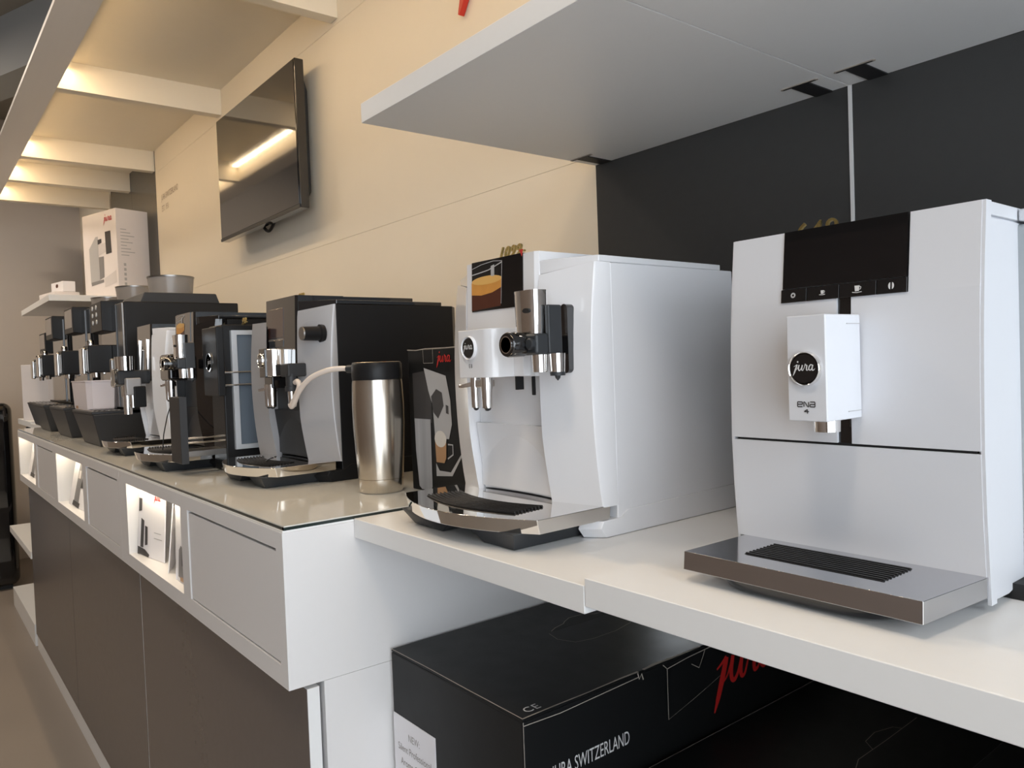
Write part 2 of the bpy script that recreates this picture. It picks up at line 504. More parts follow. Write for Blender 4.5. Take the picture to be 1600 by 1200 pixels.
# ------------------------------------------------------------------ counter: three drawer units with lit niche
units = [(-1.030, 0.0, -0.957, -0.507, -0.461, -0.026), (-2.060, -1.030, -2.006, -1.521, -1.462, -1.032 - 0.022), (-3.090, -2.060, -3.066, -2.560, -2.490, -2.083)]
unit_names = ('white drawer unit with lit brochure niche at the near counter end', 'white drawer unit with lit niche in the middle of the counter', 'white drawer unit with lit niche at the far counter end')
for (x0, x1, n0, n1, d0, d1), lab in zip(units, unit_names):
    u = thing('drawer_unit', (x0, -0.643, 0.774), lab, 'drawer unit', 'counter drawer units')
    W = x1 - x0
    zt, zn0, zn1 = 0.2235, 0.030, 0.1985
    a0, a1, b0, b1 = n0 - x0, n1 - x0, d0 - x0, d1 - x0
    fr = MB()
    fr.box(0.0005, W - 0.0005, 0, 0.020, zn1, zt)
    fr.box(0.0005, W - 0.0005, 0, 0.020, 0, zn0)
    fr.box(0.0005, a0, 0, 0.020, zn0, zn1)
    fr.box(a1, b0, 0, 0.020, zn0, zn1)
    fr.box(b1, W - 0.0005, 0, 0.020, zn0, zn1)
    obj('front_frame', fr, 'white_lac', u)
    ca = MB()
    ca.box(0.0005, 0.018, 0.020, 0.63, 0, zt)
    ca.box(W - 0.018, W - 0.0005, 0.020, 0.63, 0, zt)
    ca.box(0.018, W - 0.018, 0.020, 0.63, 0, 0.016)
    ca.box(0.018, W - 0.018, 0.020, 0.63, zt - 0.016, zt)
    obj('carcass', ca, 'white_lac', u)
    d = obj('drawer_front', MB().box(b0 + 0.002, b1 - 0.002, 0.002, 0.020, zn0 + 0.002, zn1 - 0.005), 'white_lac', u, bevel=0.0008, seg=1)
    obj('finger_gap', MB().box(b0, b1, 0.015, 0.0198, zn1 - 0.006, zn1), 'black_gap', d)
    ni = MB()
    ni.box(a0 - 0.008, a0, 0.020, 0.16, zn0 - 0.008, zn1 + 0.008)
    ni.box(a1, a1 + 0.008, 0.020, 0.16, zn0 - 0.008, zn1 + 0.008)
    ni.box(a0, a1, 0.020, 0.16, zn0 - 0.008, zn0)
    ni.box(a0, a1, 0.020, 0.16, zn1, zn1 + 0.008)
    ni.box(a0, a1, 0.15, 0.16, zn0, zn1)
    nl = obj('niche_liner', ni, 'white_lac', u)
    obj('niche_light', MB().box(a0 + 0.005, a1 - 0.005, 0.008, 0.018, zn1 - 0.004, zn1 - 0.0002), 'led', nl)
    ld = bpy.data.lights.new('niche light', 'AREA')
    ld.shape = 'RECTANGLE'
    ld.size = a1 - a0 - 0.03
    ld.size_y = 0.010
    ld.energy = 0.30
    ld.color = (1.0, 0.86, 0.66)
    lo = bpy.data.objects.new('niche_lamp', ld)
    COL.objects.link(lo)
    lo.parent = u
    lo.location = ((a0 + a1) / 2, 0.013, zn1 - 0.005)
    lo.rotation_euler = (R(28), 0, 0)

ct = thing('counter_top', (-1.545, -0.32, 0.9977), 'long glass covered white counter top under the row of machines', 'counter top')
obj('top_board', MB().box(-1.544, 1.544, -0.322, 0.319, 0.0, 0.0030), 'white_lam', ct)
g = obj('glass_plate', MB().box(-1.544, 1.5435, -0.3195, 0.319, 0.0052, 0.0093), 'glass_top', ct)
ge = MB()
ge.box(-1.544, 1.5438, -0.3200, -0.3150, 0.0030, 0.0075)
ge.box(1.5390, 1.5440, -0.3200, 0.319, 0.0030, 0.0075)
obj('glass_edge', ge, 'glass_edge', ct)

# lower cupboards
for x0, x1, lab in ((-0.985, 0.0, 'near dark taupe cupboard under the drawer unit beside the black carton'), (-1.985, -0.985, 'middle dark taupe cupboard below the counter'), (-3.05, -1.985, 'far dark taupe cupboard below the counter')):
    c = thing('base_cupboard', (x0, -0.617, 0.0), lab, 'cupboard', 'dark base cupboards')
    W = x1 - x0
    obj('carcass', MB().box(0.0005, W - 0.0005, 0.027, 0.60, 0.07, 0.7735), 'white_lac', c)
    dr = obj('door', MB().box(0.0015, W - 0.0005, 0.0006, 0.019, 0.074, 0.7685), 'white_lam', c)
    obj('door_face', MB().box(0.0062, W - 0.0007, -0.0004, 0.0006, 0.0745, 0.768), 'taupe_door', dr)
    obj('plinth', MB().box(0.0, W, 0.004, 0.024, 0.0, 0.068), 'white_lam', c)

# far open unit behind the counter
fu = thing('open_shelf_unit', (-3.10, -0.617, 0.0), 'far open white shelf unit with dark inside beyond the counter', 'shelf unit')
obj('plinth', MB().box(-0.86, -0.002, 0.0, 0.58, 0.0, 0.10), 'white_lam', fu)
obj('shelf', MB().box(-0.86, -0.002, 0.0, 0.58, 0.405, 0.437), 'white_lam', fu)
obj('back_panel', MB().box(-0.86, -0.002, 0.35, 0.36, 0.10, 0.97), 'dark_panel', fu)
obj('side_panel', MB().box(-0.86, -0.84, 0.1, 0.58, 0.437, 0.97), 'dark_panel', fu)
tag(obj('display_slab', MB().box(-3.62, -3.092, -0.5325, -0.001, 0.973, 1.002), 'white_lam', bevel=0.001), 'far white display board just past the counter end', 'worktop')
tag(obj('display_slab', MB().box(-4.15, -3.621, -0.5325, -0.001, 0.981, 1.010), 'white_lam', bevel=0.001), 'farthest white display board below the far shelf', 'worktop')
ins = [(0.05, 0.20, 0.42), (0.26, 0.18, 0.36), (0.47, 0.22, 0.47), (0.70, 0.12, 0.30)]
for k, (dx, w, h) in enumerate(ins):
    tag(obj('storage_tin', MB().box(-3.95 + dx, -3.95 + dx + w - 0.02, -0.50, -0.30, 0.4375, 0.4375 + h), 'satin_black', bevel=0.006),
        ('dark tin, widest, ', 'dark low tin, ', 'dark tallest tin, ', 'dark slim tin, ')[k] + 'on the board of the far open shelf', 'tin', 'tins in the far shelf unit')

# unseen round ceiling lamps, added to brighten the far wall, fronts and boards
for k, (x, y) in enumerate(((-3.9, -1.7), (-1.4, -1.35), (0.95, -1.35))):
    cl = thing('fill_lamp', (x, y, 2.94), 'unseen round ceiling lamp added as warm fill, ' + ('over the far end of the room', 'in the middle of the room', 'near the shop window')[k], 'lamp', 'added ceiling lamps')
    obj('housing', MB().lathe([(0.001, 0.0), (0.19, 0.0), (0.20, 0.01), (0.20, 0.06), (0.001, 0.06)]), 'white_lam', cl, smooth=35)
    obj('diffuser', MB().lathe([(0.001, -0.006), (0.17, -0.006), (0.175, -0.0005), (0.001, -0.0005)]), 'lamp', cl, smooth=35)
    ld = bpy.data.lights.new('added fill light', 'AREA')
    ld.shape = 'DISK'
    ld.size = 0.34
    ld.energy = FILL_LAMP[k]
    ld.color = (1.0, 0.85, 0.69)
    lo = bpy.data.objects.new('fill_light', ld)
    COL.objects.link(lo)
    lo.parent = cl
    lo.location = (0, 0, -0.01)

# ================================================================== COFFEE MACHINES
def bulge(z, top=0.351, bot=0.035, amt=0.013):
    t = min(1, max(0, (z - bot) / (top - bot)))
    return -amt * math.sin(math.pi * t) ** 0.8


def head_y(z):
    return -0.006 * (0.366 - z) / 0.162


def price_tag(digits, loc, size, label, shear=0.25, rz=0.0):
    t = thing('price_tag', loc, label, 'price tag')
    t.rotation_euler = (R(-8), 0, rz)
    text_mesh('digits', digits, size, 'gold', t, facing('front', (0, 0, 0)), extrude=0.0016, shear=shear, space=1.08, bold=0.0)
    return t


def drip_tray(parent, hw, fy, by, zt, metal, slats, cx=0.0, curve=0.044):
    """Tray plate with a bowed front, recessed black grille and its slats."""
    N = 16
    def front(s):
        return fy - curve * (1 - s * s)
    top, bot = [], []
    for i in range(N + 1):
        s = -1 + 2 * i / N
        top.append((cx + s * hw, front(s), zt))
        bot.append((cx + s * (hw - 0.0006), front(s) + 0.004, zt - 0.0175))
    top += [(cx + hw * 0.99, by, zt), (cx - hw * 0.99, by, zt)]
    bot += [(cx + hw * 0.986, by, zt - 0.0175), (cx - hw * 0.986, by, zt - 0.0175)]
    tr = obj('drip_tray', MB().loft([bot, top]), metal, parent, bevel=0.0008, seg=2, smooth=20)
    gw, gf, gb = hw * 0.66, 0.030, 0.085
    g = MB()
    ring0, ring1 = [], []
    for i in range(N + 1):
        s = -1 + 2 * i / N
        ring0.append((cx + s * gw, front(s * 0.66) + gf, zt + 0.0002))
        ring1.append((cx + s * gw * 0.93, front(s * 0.66) + gb, zt + 0.0002))
    pts = ring0 + ring1[::-1]
    g.add(pts, [tuple(range(len(pts)))])
    gr = obj('grille', g, 'black_gap', tr)
    for k in range(slats):
        t = (k + 0.5) / slats
        path = []
        for i in range(0, N + 1, 2):
            s = -1 + 2 * i / N
            a, b = Vector(ring0[i]), Vector(ring1[i])
            p = a.lerp(b, t)
            path.append((p.x, p.y, zt + 0.0012))
        obj('slat', MB().tube(path, 0.0017, 5), 'satin_black', gr)
    return tr


def cup_picture(parent, frame, w, h):
    """A printed glass of espresso on a display of size w x h."""
    def q(pts):
        return [(x * w, y * h) for x, y in pts]
    a = MB(); flat(a, frame, q([(0.0, 0.02), (0.59, 0.06), (0.60, 0.42), (0.45, 0.36), (0.22, 0.33), (0.0, 0.36)]), 0.0002)
    obj('picture_coffee', a, 'print_coffee', parent)
    a = MB(); flat(a, frame, q([(0.0, 0.34), (0.2, 0.31), (0.42, 0.34), (0.605, 0.42), (0.615, 0.62), (0.0, 0.58)]), 0.0003)
    obj('picture_crema', a, 'print_crema', parent)
    a = MB(); flat(a, frame, q(oval(0.31, 0.60, 0.305, 0.085, 20)), 0.0004)
    obj('picture_foam', a, 'print_crema_hi', parent)
    a = MB()
    for pts, ws in (([(0.0, 0.74), (0.15, 0.76), (0.35, 0.79), (0.62, 0.90)], 0.022), ([(0.0, 0.86), (0.2, 0.92), (0.45, 0.95), (0.62, 0.92)], 0.012), ([(0.62, 0.93), (0.60, 0.10)], 0.014)):
        a.ribbon([(x * w, y * h) for x, y in pts], ws * h, lambda p: tuple(frame @ Vector((p.x, p.y, 0.0005))))
    flat(a, frame, q([(0.40, 0.66), (0.47, 0.66), (0.47, 0.88), (0.40, 0.86)]), 0.00045)
    obj('picture_glass', a, 'print_light', parent)


def badge(parent, c, r, ring='chrome', mark='print_white', squash=1.0):
    b = obj('badge', MB().lathe([(r * 0.84, -0.001), (r * 0.84, 0.0022), (r * 0.80, 0.0030)], c, 32, 'y'), 'gloss_black', parent, smooth=30)
    obj('badge_ring', MB().lathe([(r, -0.001), (r, 0.0020), (r * 0.93, 0.0042), (r * 0.84, 0.0026), (r * 0.84, -0.001)], c, 40, 'y'), ring, b, smooth=50)
    w = r * 1.35
    word_mark('badge_word', w, mark, b, facing('front', (c[0] - w * 0.47, c[1] - 0.0034, c[2] - r * 0.12)))
    return b


def frother(parent, ox, cup='chrome'):
    """Milk frother hanging in front of the right-hand wing; ox is its centre line."""
    f = obj('milk_frother', MB().box(ox - 0.027, ox + 0.026, -0.056, -0.024, 0.231, 0.2565), 'charcoal', parent, bevel=0.004, seg=3)
    rings = []
    for z, k in ((0.2566, 0.93), (0.262, 0.95), (0.3095, 1.0)):
        rg = []
        for i in range(28):
            a = 2 * math.pi * i / 28
            ca, sa = math.cos(a), math.sin(a)
            e = 0.55
            rg.append((ox + 0.0215 * k * math.copysign(abs(ca) ** e, ca), -0.040 + 0.0145 * k * math.copysign(abs(sa) ** e, sa), z))
        rings.append(rg)
    cc = obj('frother_cap', MB().loft(rings), cup, f, smooth=40)
    obj('cap_window', MB().prism([(ox + 0.008 + 0.0065 * math.cos(R(a)), 0.2845 + 0.0030 * math.sin(R(a))) for a in range(0, 360, 20)], 'y', -0.0556, -0.050), 'black_gap', cc)
    obj('holder', MB().box(ox + 0.0220, ox + 0.0290, -0.038, -0.016, 0.2315, 0.291), 'charcoal', f, bevel=0.002)
    dc = (ox - 0.003, -0.0545, 0.2440)
    k = obj('dial', MB().lathe([(0.0148, 0.0), (0.0152, 0.022), (0.0140, 0.024), (0.0105, 0.024), (0.0092, 0.0215), (0.001, 0.0215)], dc, 28, 'y'), 'gloss_black', f, smooth=35)
    obj('dial_ring', MB().lathe([(0.0106, 0.0238), (0.0106, 0.0250), (0.0094, 0.0250), (0.0094, 0.0238)], dc, 28, 'y'), 'chrome', k, smooth=35)
    obj('button', MB().lathe([(0.0068, 0.0), (0.0072, 0.005), (0.0055, 0.0062), (0.0005, 0.0062)], (ox + 0.018, -0.0550, 0.2440), 20, 'y'), 'charcoal', f, smooth=35)
    for dx, dy, z0 in ((0.013, -0.040, 0.210), (0.029, -0.026, 0.208)):
        obj('milk_nozzle', MB().lathe([(0.0090, 0.0), (0.0100, 0.024)], (ox + dx, dy, z0), 24), 'chrome', f, smooth=40)
    obj('nozzle_tip', MB().lathe([(0.0005, -0.009), (0.003, -0.006), (0.004, -0.003), (0.0092, -0.003), (0.0096, 0.0015)], (ox + 0.029, -0.026, 0.208), 20), 'charcoal', f, smooth=30)
    return f


def spouts(parent, xs, y, z0, z1, r, lever=True):
    s = obj('spout_bracket', MB().box(xs[0] - r * 0.8, xs[1] + r * 0.4, y - 0.004, y + 0.012, z1 - 0.014, z1 - 0.002), 'chrome', parent, bevel=0.0025, seg=3)
    for i, x in enumerate(xs):
        rr = r if i == 0 else r * 1.2
        p = obj('spout', MB().lathe([(rr * 0.80, 0.0), (rr * 0.86, 0.004), (rr, z1 - z0)], (x, y, z0), 24), 'chrome', s, smooth=40)
        obj('spout_tip', MB().lathe([(rr * 0.12, -0.004), (rr * 0.4, -0.003), (rr * 0.6, 0.0), (rr * 0.78, 0.0005)], (x, y, z0), 16), 'soft_black', s, smooth=40)
    if lever:
        obj('lever', MB().loft([[(xs[0] - r * 0.4, y - 0.003, z1 - 0.012), (xs[0] - r * 0.4, y + 0.006, z1 - 0.012), (xs[0] - r * 0.4, y + 0.006, z1 - 0.005), (xs[0] - r * 0.4, y - 0.003, z1 - 0.005)],
                                [(xs[0] - 0.016, y - 0.012, z1 - 0.014), (xs[0] - 0.016, y - 0.002, z1 - 0.014), (xs[0] - 0.016, y - 0.002, z1 - 0.009), (xs[0] - 0.016, y - 0.012, z1 - 0.009)],
                                [(xs[0] - 0.022, y - 0.013, z1 - 0.014), (xs[0] - 0.022, y - 0.002, z1 - 0.014), (xs[0] - 0.022, y - 0.002, z1 - 0.009), (xs[0] - 0.022, y - 0.013, z1 - 0.009)]]), 'chrome', s, bevel=0.001)
    return s


def e_machine(loc, label, hw, body, wing, column, inner, lid, skirt, group=None, depth=0.325, gloss_tray='chrome', crease=0.028, left_out=None, hwl=None):
    """Shell shared by the compact machines: body, lid, swept wings, head, cavity, tray, base.
    Local: x across, y=0 the head's front, y>0 towards the wall, z=0 the counter."""
    t = thing('coffee_machine', loc, label, 'coffee machine', group)
    cw = 0.081
    by = depth
    hl = hwl or hw
    obj('body', MB().loft([[(-hl, 0.0525, z), (hw, 0.0525, z), (hw, by - 0.02, z), (hw - 0.02, by, z), (-hl + 0.02, by, z), (-hl, by - 0.02, z)] for z in (0.012, 0.344)]), body, t, bevel=0.002)
    # lid: flat cover with a raised middle
    pl = [(-cw, 0.0), (cw, 0.0), (hw, crease + 0.002), (hw, by - 0.05), (-hl, by - 0.05), (-hl, crease + 0.002)]
    zt = [0.3530, 0.3530, 0.3525, 0.3515, 0.3515, 0.3525]
    zb = [0.3345, 0.3345, 0.3442, 0.3436, 0.3436, 0.3442]
    ld0 = obj('lid', MB().loft([[(x, y + 0.003, z) for (x, y), z in zip(pl, zb)], [(x, y + 0.003, z) for (x, y), z in zip(pl, zt)]]), lid, t, bevel=0.0012)
    obj('lid_ridge', MB().box(-cw + 0.0020, cw - 0.0020, 0.020, by - 0.08, 0.3520, 0.3650), lid, ld0, bevel=0.0012)
    # wings
    for sgn in (-1, 1):
        rings = []
        K = 14
        fo = crease if (sgn > 0 or left_out is None) else left_out
        ztop = 0.3440 if (sgn > 0 or left_out is None) else 0.322
        for k in range(K + 1):
            z = 0.038 + (ztop - 0.038) * k / K
            b = bulge(z)
            zi = min(z, 0.334)
            yo = 0.008 * max(0.0, (0.12 - z) / 0.08)
            h_ = hw if sgn > 0 else hl
            rings.append([(sgn * cw, b * 0.5 + 0.002 + yo, zi), (sgn * (h_ - 0.0015), fo + b, z), (sgn * h_, fo + 0.003 + b, z), (sgn * h_, 0.0528, z), (sgn * cw, 0.0528, zi)])
        w = obj('wing', MB().loft(rings), wing, t, smooth=35)
    # head
    rings = []
    for k in range(7):
        z = 0.204 + (0.3655 - 0.204) * k / 6
        b = head_y(z)
        rings.append([(-cw + 0.0005, b + 0.003, z), (-cw + 0.006, b - 0.001, z), (cw - 0.006, b - 0.001, z), (cw - 0.0005, b + 0.003, z), (cw - 0.0005, 0.10, z), (-cw + 0.0005, 0.10, z)])
    hd = obj('head', MB().loft(rings), column, t, smooth=35)
    # cavity back and bowed grounds container
    obj('cavity_panel', MB().box(-cw + 0.001, cw - 0.001, 0.016, 0.060, 0.045, 0.2035), inner, t)
    rings = []
    for z in (0.041, 0.137):
        rg = []
        for i in range(13):
            s = -1 + 2 * i / 12
            rg.append((s * (cw - 0.002), 0.008 + 0.006 * (1 - s * s) + (0.0 if z > 0.1 else 0.012), z))
        rg += [(cw - 0.003, 0.055, z), (-cw + 0.003, 0.055, z)]
        rings.append(rg)
    obj('grounds_container', MB().loft(rings), inner, t, smooth=30)
    drip_tray(t, hw - 0.0095, -0.082, 0.040, 0.0395, gloss_tray, 9, cx=0.010)
    # black base under the tray with two feet and an arch between
    bs = MB()
    prof = [(-0.115, 0.0225), (-0.098, 0.001), (-0.030, 0.0), (-0.012, 0.013), (0.030, 0.013), (0.062, 0.0), (0.122, 0.0), (0.136, 0.0225)]
    k = hw / 0.155
    back = [(x * k, 0.20, z) for x, z in prof]
    front = [(x * k, -0.090 + (0.0 if z < 0.014 else -0.012), z) for x, z in prof]
    bs.loft([front, back])
    obj('base', bs, 'charcoal', t, bevel=0.0015)
    sk = [(0.012, 0.0), (0.003, 0.012), (0.008, 0.021), (0.055, 0.0215), (0.070, 0.030), (by - 0.02, 0.034), (by - 0.004, 0.026), (by - 0.016, 0.0)]
    for sgn in (-1, 1):
        obj('skirt', MB().loft([[(sgn * ((hw if sgn > 0 else hl) - 0.022), y, z + 0.0004) for y, z in sk], [(sgn * ((hw if sgn > 0 else hl) + 0.0012), y + (0.018 if y < 0.02 else 0), z + 0.0004) for y, z in sk]]), skirt, t, bevel=0.0008)
    return t, hd


# ------------------------------------------------------------------ white machine on the short display board
E8_AT = (0.2085, -0.402, 1.0022)
e8, hd = e_machine(E8_AT, 'gloss white coffee machine with espresso glass picture, chrome milk frother and twin spouts', 0.1575, 'gloss_white', 'gloss_white', 'gloss_white', 'gloss_white', 'gloss_white', 'gloss_white', hwl=0.1420)
dp = obj('display', MB().loft([[(x, head_y(z) - 0.0022, z) for x, z in ((-0.0615, 0.2965), (0.0530, 0.2965), (0.0530, 0.3665), (-0.0615, 0.3665))],
                              [(x, 0.004 + (0.0 if z > 0.33 else 0.0), z) for x, z in ((-0.0615, 0.2965), (0.0530, 0.2965), (0.0530, 0.3665), (-0.0615, 0.3665))]]), 'display', e8)
fd = Matrix.Translation(Vector((-0.0615, head_y(0.2965) - 0.0024, 0.2965))) @ Matrix.Rotation(-math.atan2(0.006, 0.162), 4, 'X') @ facing('front', (0, 0, 0))
cup_picture(dp, fd, 0.1145, 0.0705)
st = MB(); flat(st, fd, [(0.1085, 0.0745), (0.1165, 0.0745), (0.1140, 0.0650)], 0.0006)
obj('sticker', st, 'red_print', dp, solid=0.0003)
rings = []
for z, c in ((0.2042, 0.0), (0.2680, 0.0)):
    rg = []
    for i in range(9):
        a = R(180 + 90 * i / 8)
        rg.append((-0.024 + 0.010 * math.cos(a), -0.043 + 0.012 * math.sin(a), z))
    for i in range(9):
        a = R(270 + 90 * i / 8)
        rg.append((0.028 + 0.018 * math.cos(a), -0.037 + 0.018 * math.sin(a), z))
    rg += [(0.046, 0.0, z), (-0.034, 0.0, z)]
    rings.append(rg)
sb = obj('spout_block', MB().loft(rings), 'gloss_white', e8, bevel=0.001)
obj('block_backing', MB().box(0.046, 0.0655, -0.018, 0.0, 0.2046, 0.2640), 'gloss_white', sb, bevel=0.001)
badge(sb, (0.000, -0.0550, 0.2440), 0.0160, ring='gloss_white')
text_mesh('model_name', 'E8', 0.0075, 'print_dark', sb, facing('front', (-0.0035, -0.0553, 0.2175)), space=1.2)
spouts(sb, (-0.006, 0.020), -0.044, 0.164, 0.2045, 0.0070)
obj('steam_slot', MB().box(0.044, 0.0485, 0.0125, 0.0185, 0.178, 0.2036), 'black_gap', e8, bevel=0.001)
obj('hinge_slot', MB().box(0.030, 0.0335, -0.004, 0.008, 0.186, 0.2041), 'black_gap', e8)
frother(e8, 0.1115)
sl = MB()
pts = [(0.1255 + 0.0062 * math.cos(R(a)), 0.287 + 0.0062 * math.sin(R(a))) for a in range(0, 181, 15)] + [(0.1255 + 0.0062 * math.cos(R(a)), 0.213 + 0.0062 * math.sin(R(a))) for a in range(180, 361, 15)]
sl.prism(pts, 'y', 0.0010, 0.025)
obj('wing_slot', sl, 'gloss_black', e8)
price_tag('1099-', (0.196, -0.394, 1.3685), 0.0230, 'gold price digits standing on the white machine with espresso picture')

# ------------------------------------------------------------------ silver and black machine on the counter
E6_AT = (-0.4775, -0.437, 1.0072)
e6, hd = e_machine(E6_AT, 'black coffee machine with silver front wings, rotary knob and milk tube', 0.141, 'satin_black', 'silver', 'gloss_black', 'satin_black', 'gloss_black', 'satin_black', depth=0.345, crease=0.050, left_out=-0.004)
dp = obj('display', MB().loft([[(x, head_y(z) - 0.0018, z) for x, z in ((-0.062, 0.286), (0.018, 0.286), (0.018, 0.346), (-0.062, 0.346))], [(x, 0.004, z) for x, z in ((-0.062, 0.286), (0.018, 0.286), (0.018, 0.346), (-0.062, 0.346))]]), 'display_brown', e6, bevel=0.001)
obj('display_line', MB().box(-0.060, 0.016, -0.0046, -0.0030, 0.2825, 0.2837), 'print_grey', dp)
obj('lower_keys', MB().box(-0.062, 0.018, -0.0058, 0.0, 0.266, 0.2810), 'gloss_black', e6, bevel=0.001)
sb = obj('spout_block', MB().loft([[(-0.010, -0.040, z), (-0.004, -0.043, z), (0.024, -0.043, z), (0.034, -0.036, z), (0.038, -0.02, z), (0.038, 0.0, z), (-0.012, 0.0, z)] for z in (0.2075, 0.262)]), 'chrome', e6, bevel=0.0015, smooth=50)
obj('badge_plate', MB().box(-0.012, 0.018, -0.0455, -0.038, 0.206, 0.2635), 'gloss_black', sb, bevel=0.001)
badge(sb, (0.002, -0.0460, 0.240), 0.0150)
obj('spout_neck', MB().box(-0.008, 0.034, -0.038, -0.006, 0.184, 0.2080), 'gloss_black', sb, bevel=0.002)
spouts(sb, (0.000, 0.020), -0.034, 0.147, 0.192, 0.0078)
NX, NY = 0.090, -0.022
nz = obj('milk_nozzle', MB().lathe([(0.0120, 0.0), (0.0125, 0.010), (0.0105, 0.0105), (0.0105, 0.034)], (NX, NY, 0.178), 24), 'soft_black', e6, smooth=35)
obj('nozzle_body', MB().box(NX - 0.030, NX + 0.010, NY - 0.010, 0.006, 0.206, 0.232), 'soft_black', nz, bevel=0.003)
obj('nozzle_sleeve', MB().lathe([(0.0070, 0.0), (0.0075, 0.024)], (NX, NY, 0.1545), 24), 'chrome', nz, smooth=35)
obj('nozzle_tip', MB().lathe([(0.003, -0.003), (0.0075, -0.002), (0.0085, 0.003), (0.0080, 0.0045)], (NX, NY, 0.1500), 20), 'tube', nz, smooth=35)
KX, KY = 0.120, 0.034
kn = obj('rotary_knob', MB().lathe([(0.0175, 0.0), (0.0175, 0.008), (0.0140, 0.010), (0.0132, 0.042)], (KX, KY, 0.288), 28, 'y'), 'satin_black', e6, smooth=35)
obj('knob_face', MB().lathe([(0.0132, 0.0415), (0.0126, 0.0445), (0.0005, 0.0445)], (KX, KY, 0.288), 28, 'y'), 'steel_dark', kn, smooth=35)
arc = MB().ribbon([(0.112 + 0.024 * math.cos(R(a)), 0.290 + 0.024 * math.sin(R(a))) for a in range(150, 60, -8)], 0.0012, lambda q: (q.x, -0.0075 + (q.x - 0.081) * 0.74, q.y))
obj('turn_arrow', arc, 'print_light', e6)
teaspoon = thing('teaspoon', (E6_AT[0] + 0.02, E6_AT[1] - 0.046, 1.0072 + 0.0430), 'small shiny teaspoon lying on the grille of the silver winged machine', 'spoon', rz=R(-35))
obj('handle', MB().tube([(-0.030, 0, 0.0), (0.0, 0, 0.001), (0.028, 0, 0.0)], [0.0018, 0.0012, 0.0012], 8), 'chrome', teaspoon, smooth=40)
obj('bowl', MB().lathe([(0.0004, 0.0), (0.005, 0.0005), (0.0065, 0.0022), (0.0045, 0.0032), (0.0005, 0.0034)], (-0.035, 0, -0.001), 16), 'chrome', teaspoon, smooth=40)
price_tag('979.-', (-0.475, -0.400, 1.3720), 0.0165, 'gold price digits on the black machine with silver wings')

# milk tube and steel flask
FL = (-0.163, -0.395, 1.0072)
fl = thing('milk_flask', FL, 'brushed steel milk flask with black lid beside the tube', 'flask')
obj('steel_body', MB().lathe([(0.001, 0.0002), (0.036, 0.0002), (0.0385, 0.003), (0.0392, 0.024), (0.0386, 0.0245), (0.0396, 0.0250), (0.0425, 0.07), (0.0450, 0.12), (0.0452, 0.155), (0.0440, 0.190), (0.0432, 0.1965), (0.02, 0.1966)], n=56), 'brushed', fl, smooth=40)
ld_ = obj('flask_lid', MB().lathe([(0.02, 0.1967), (0.0432, 0.1970), (0.0440, 0.2030), (0.0436, 0.2240), (0.0420, 0.2262), (0.03, 0.2275), (0.001, 0.2280)], n=56), 'satin_black', fl, smooth=35)
obj('lid_rim', MB().lathe([(0.0418, 0.2262), (0.0424, 0.2270), (0.0416, 0.2276), (0.0400, 0.2270)], n=56), 'brushed', ld_, smooth=40)
obj('tube_socket', MB().cyl((-0.036, -0.020, 0.2170), (-0.0535, -0.0295, 0.2170), 0.0080, 0.0072), 'charcoal', ld_, smooth=40)
mtube = MB()
B0 = Vector((FL[0] - 0.050, FL[1] - 0.028, FL[2] + 0.217))
ctrl = [(-0.3760, -0.456, 1.2020), (-0.3640, -0.456, 1.2040), (-0.3560, -0.457, 1.1930), (-0.3700, -0.462, 1.1700), (-0.3800, -0.464, 1.1570), (-0.3660, -0.466, 1.1600), (-0.3320, -0.466, 1.1880), (-0.2950, -0.460, 1.2100), (-0.2550, -0.445, 1.2230), (-0.2300, -0.430, 1.2255), tuple(B0)]
pp, _ = smooth_stroke([tuple(c) for c in ctrl], [1] * len(ctrl), 6)
mtube.tube([tuple(p) for p in pp], 0.0050, 12)
tag(obj('milk_tube', mtube, 'tube', smooth=60), 'pale milk tube curving from the nozzle to the steel flask', 'tube')

# ------------------------------------------------------------------ black carton between the flask and the white machine
CB = thing('machine_carton', (-0.140, -0.345, 1.0072), 'black product carton with printed machine and latte, behind the steel flask', 'carton')
obj('carton_shell', MB().box(0, 0.186, 0, 0.24, 0.0, 0.246), 'carton_black', CB, bevel=0.002)
fr = facing('front', (-0.005, -0.0004, 0))
ed = MB()
ed.ribbon([(0.0, 0.2465), (0.03, 0.2450), (0.06, 0.2468), (0.12, 0.2462), (0.186, 0.2470)], 0.0016, lambda q: (q.x, -0.0006, q.y))
ed.ribbon([(0.052, 0.246), (0.053, 0.222), (0.083, 0.222), (0.083, 0.246)], 0.0009, lambda q: (q.x, -0.0007, q.y))
obj('carton_edge', ed, 'carton_edge', CB)
word_mark('carton_word', 0.044, 'red_print', CB, facing('front', (0.095, -0.0008, 0.2225)))
a = MB(); flat(a, fr, [(0.020, 0.205), (0.070, 0.210), (0.078, 0.15), (0.078, 0.12), (0.020, 0.12)], 0.0002)
obj('picture_body', a, 'print_dark', CB)
a = MB(); flat(a, fr, [(0.058, 0.214), (0.125, 0.200), (0.136, 0.160), (0.138, 0.120), (0.128, 0.095), (0.086, 0.095), (0.082, 0.150), (0.070, 0.175)], 0.0004)
obj('picture_front', a, 'print_light', CB)
a = MB(); flat(a, fr, [(0.078, 0.165), (0.095, 0.178), (0.112, 0.172), (0.116, 0.150), (0.098, 0.128), (0.084, 0.138)], 0.0006); flat(a, fr, [(0.122, 0.152), (0.130, 0.150), (0.130, 0.136), (0.122, 0.138)], 0.0006)
obj('picture_spout', a, 'print_dark', CB)
a = MB(); flat(a, fr, [(0.030, 0.008), (0.038, 0.003), (0.066, 0.003), (0.072, 0.010), (0.074, 0.126), (0.022, 0.126), (0.023, 0.07)], 0.0008)
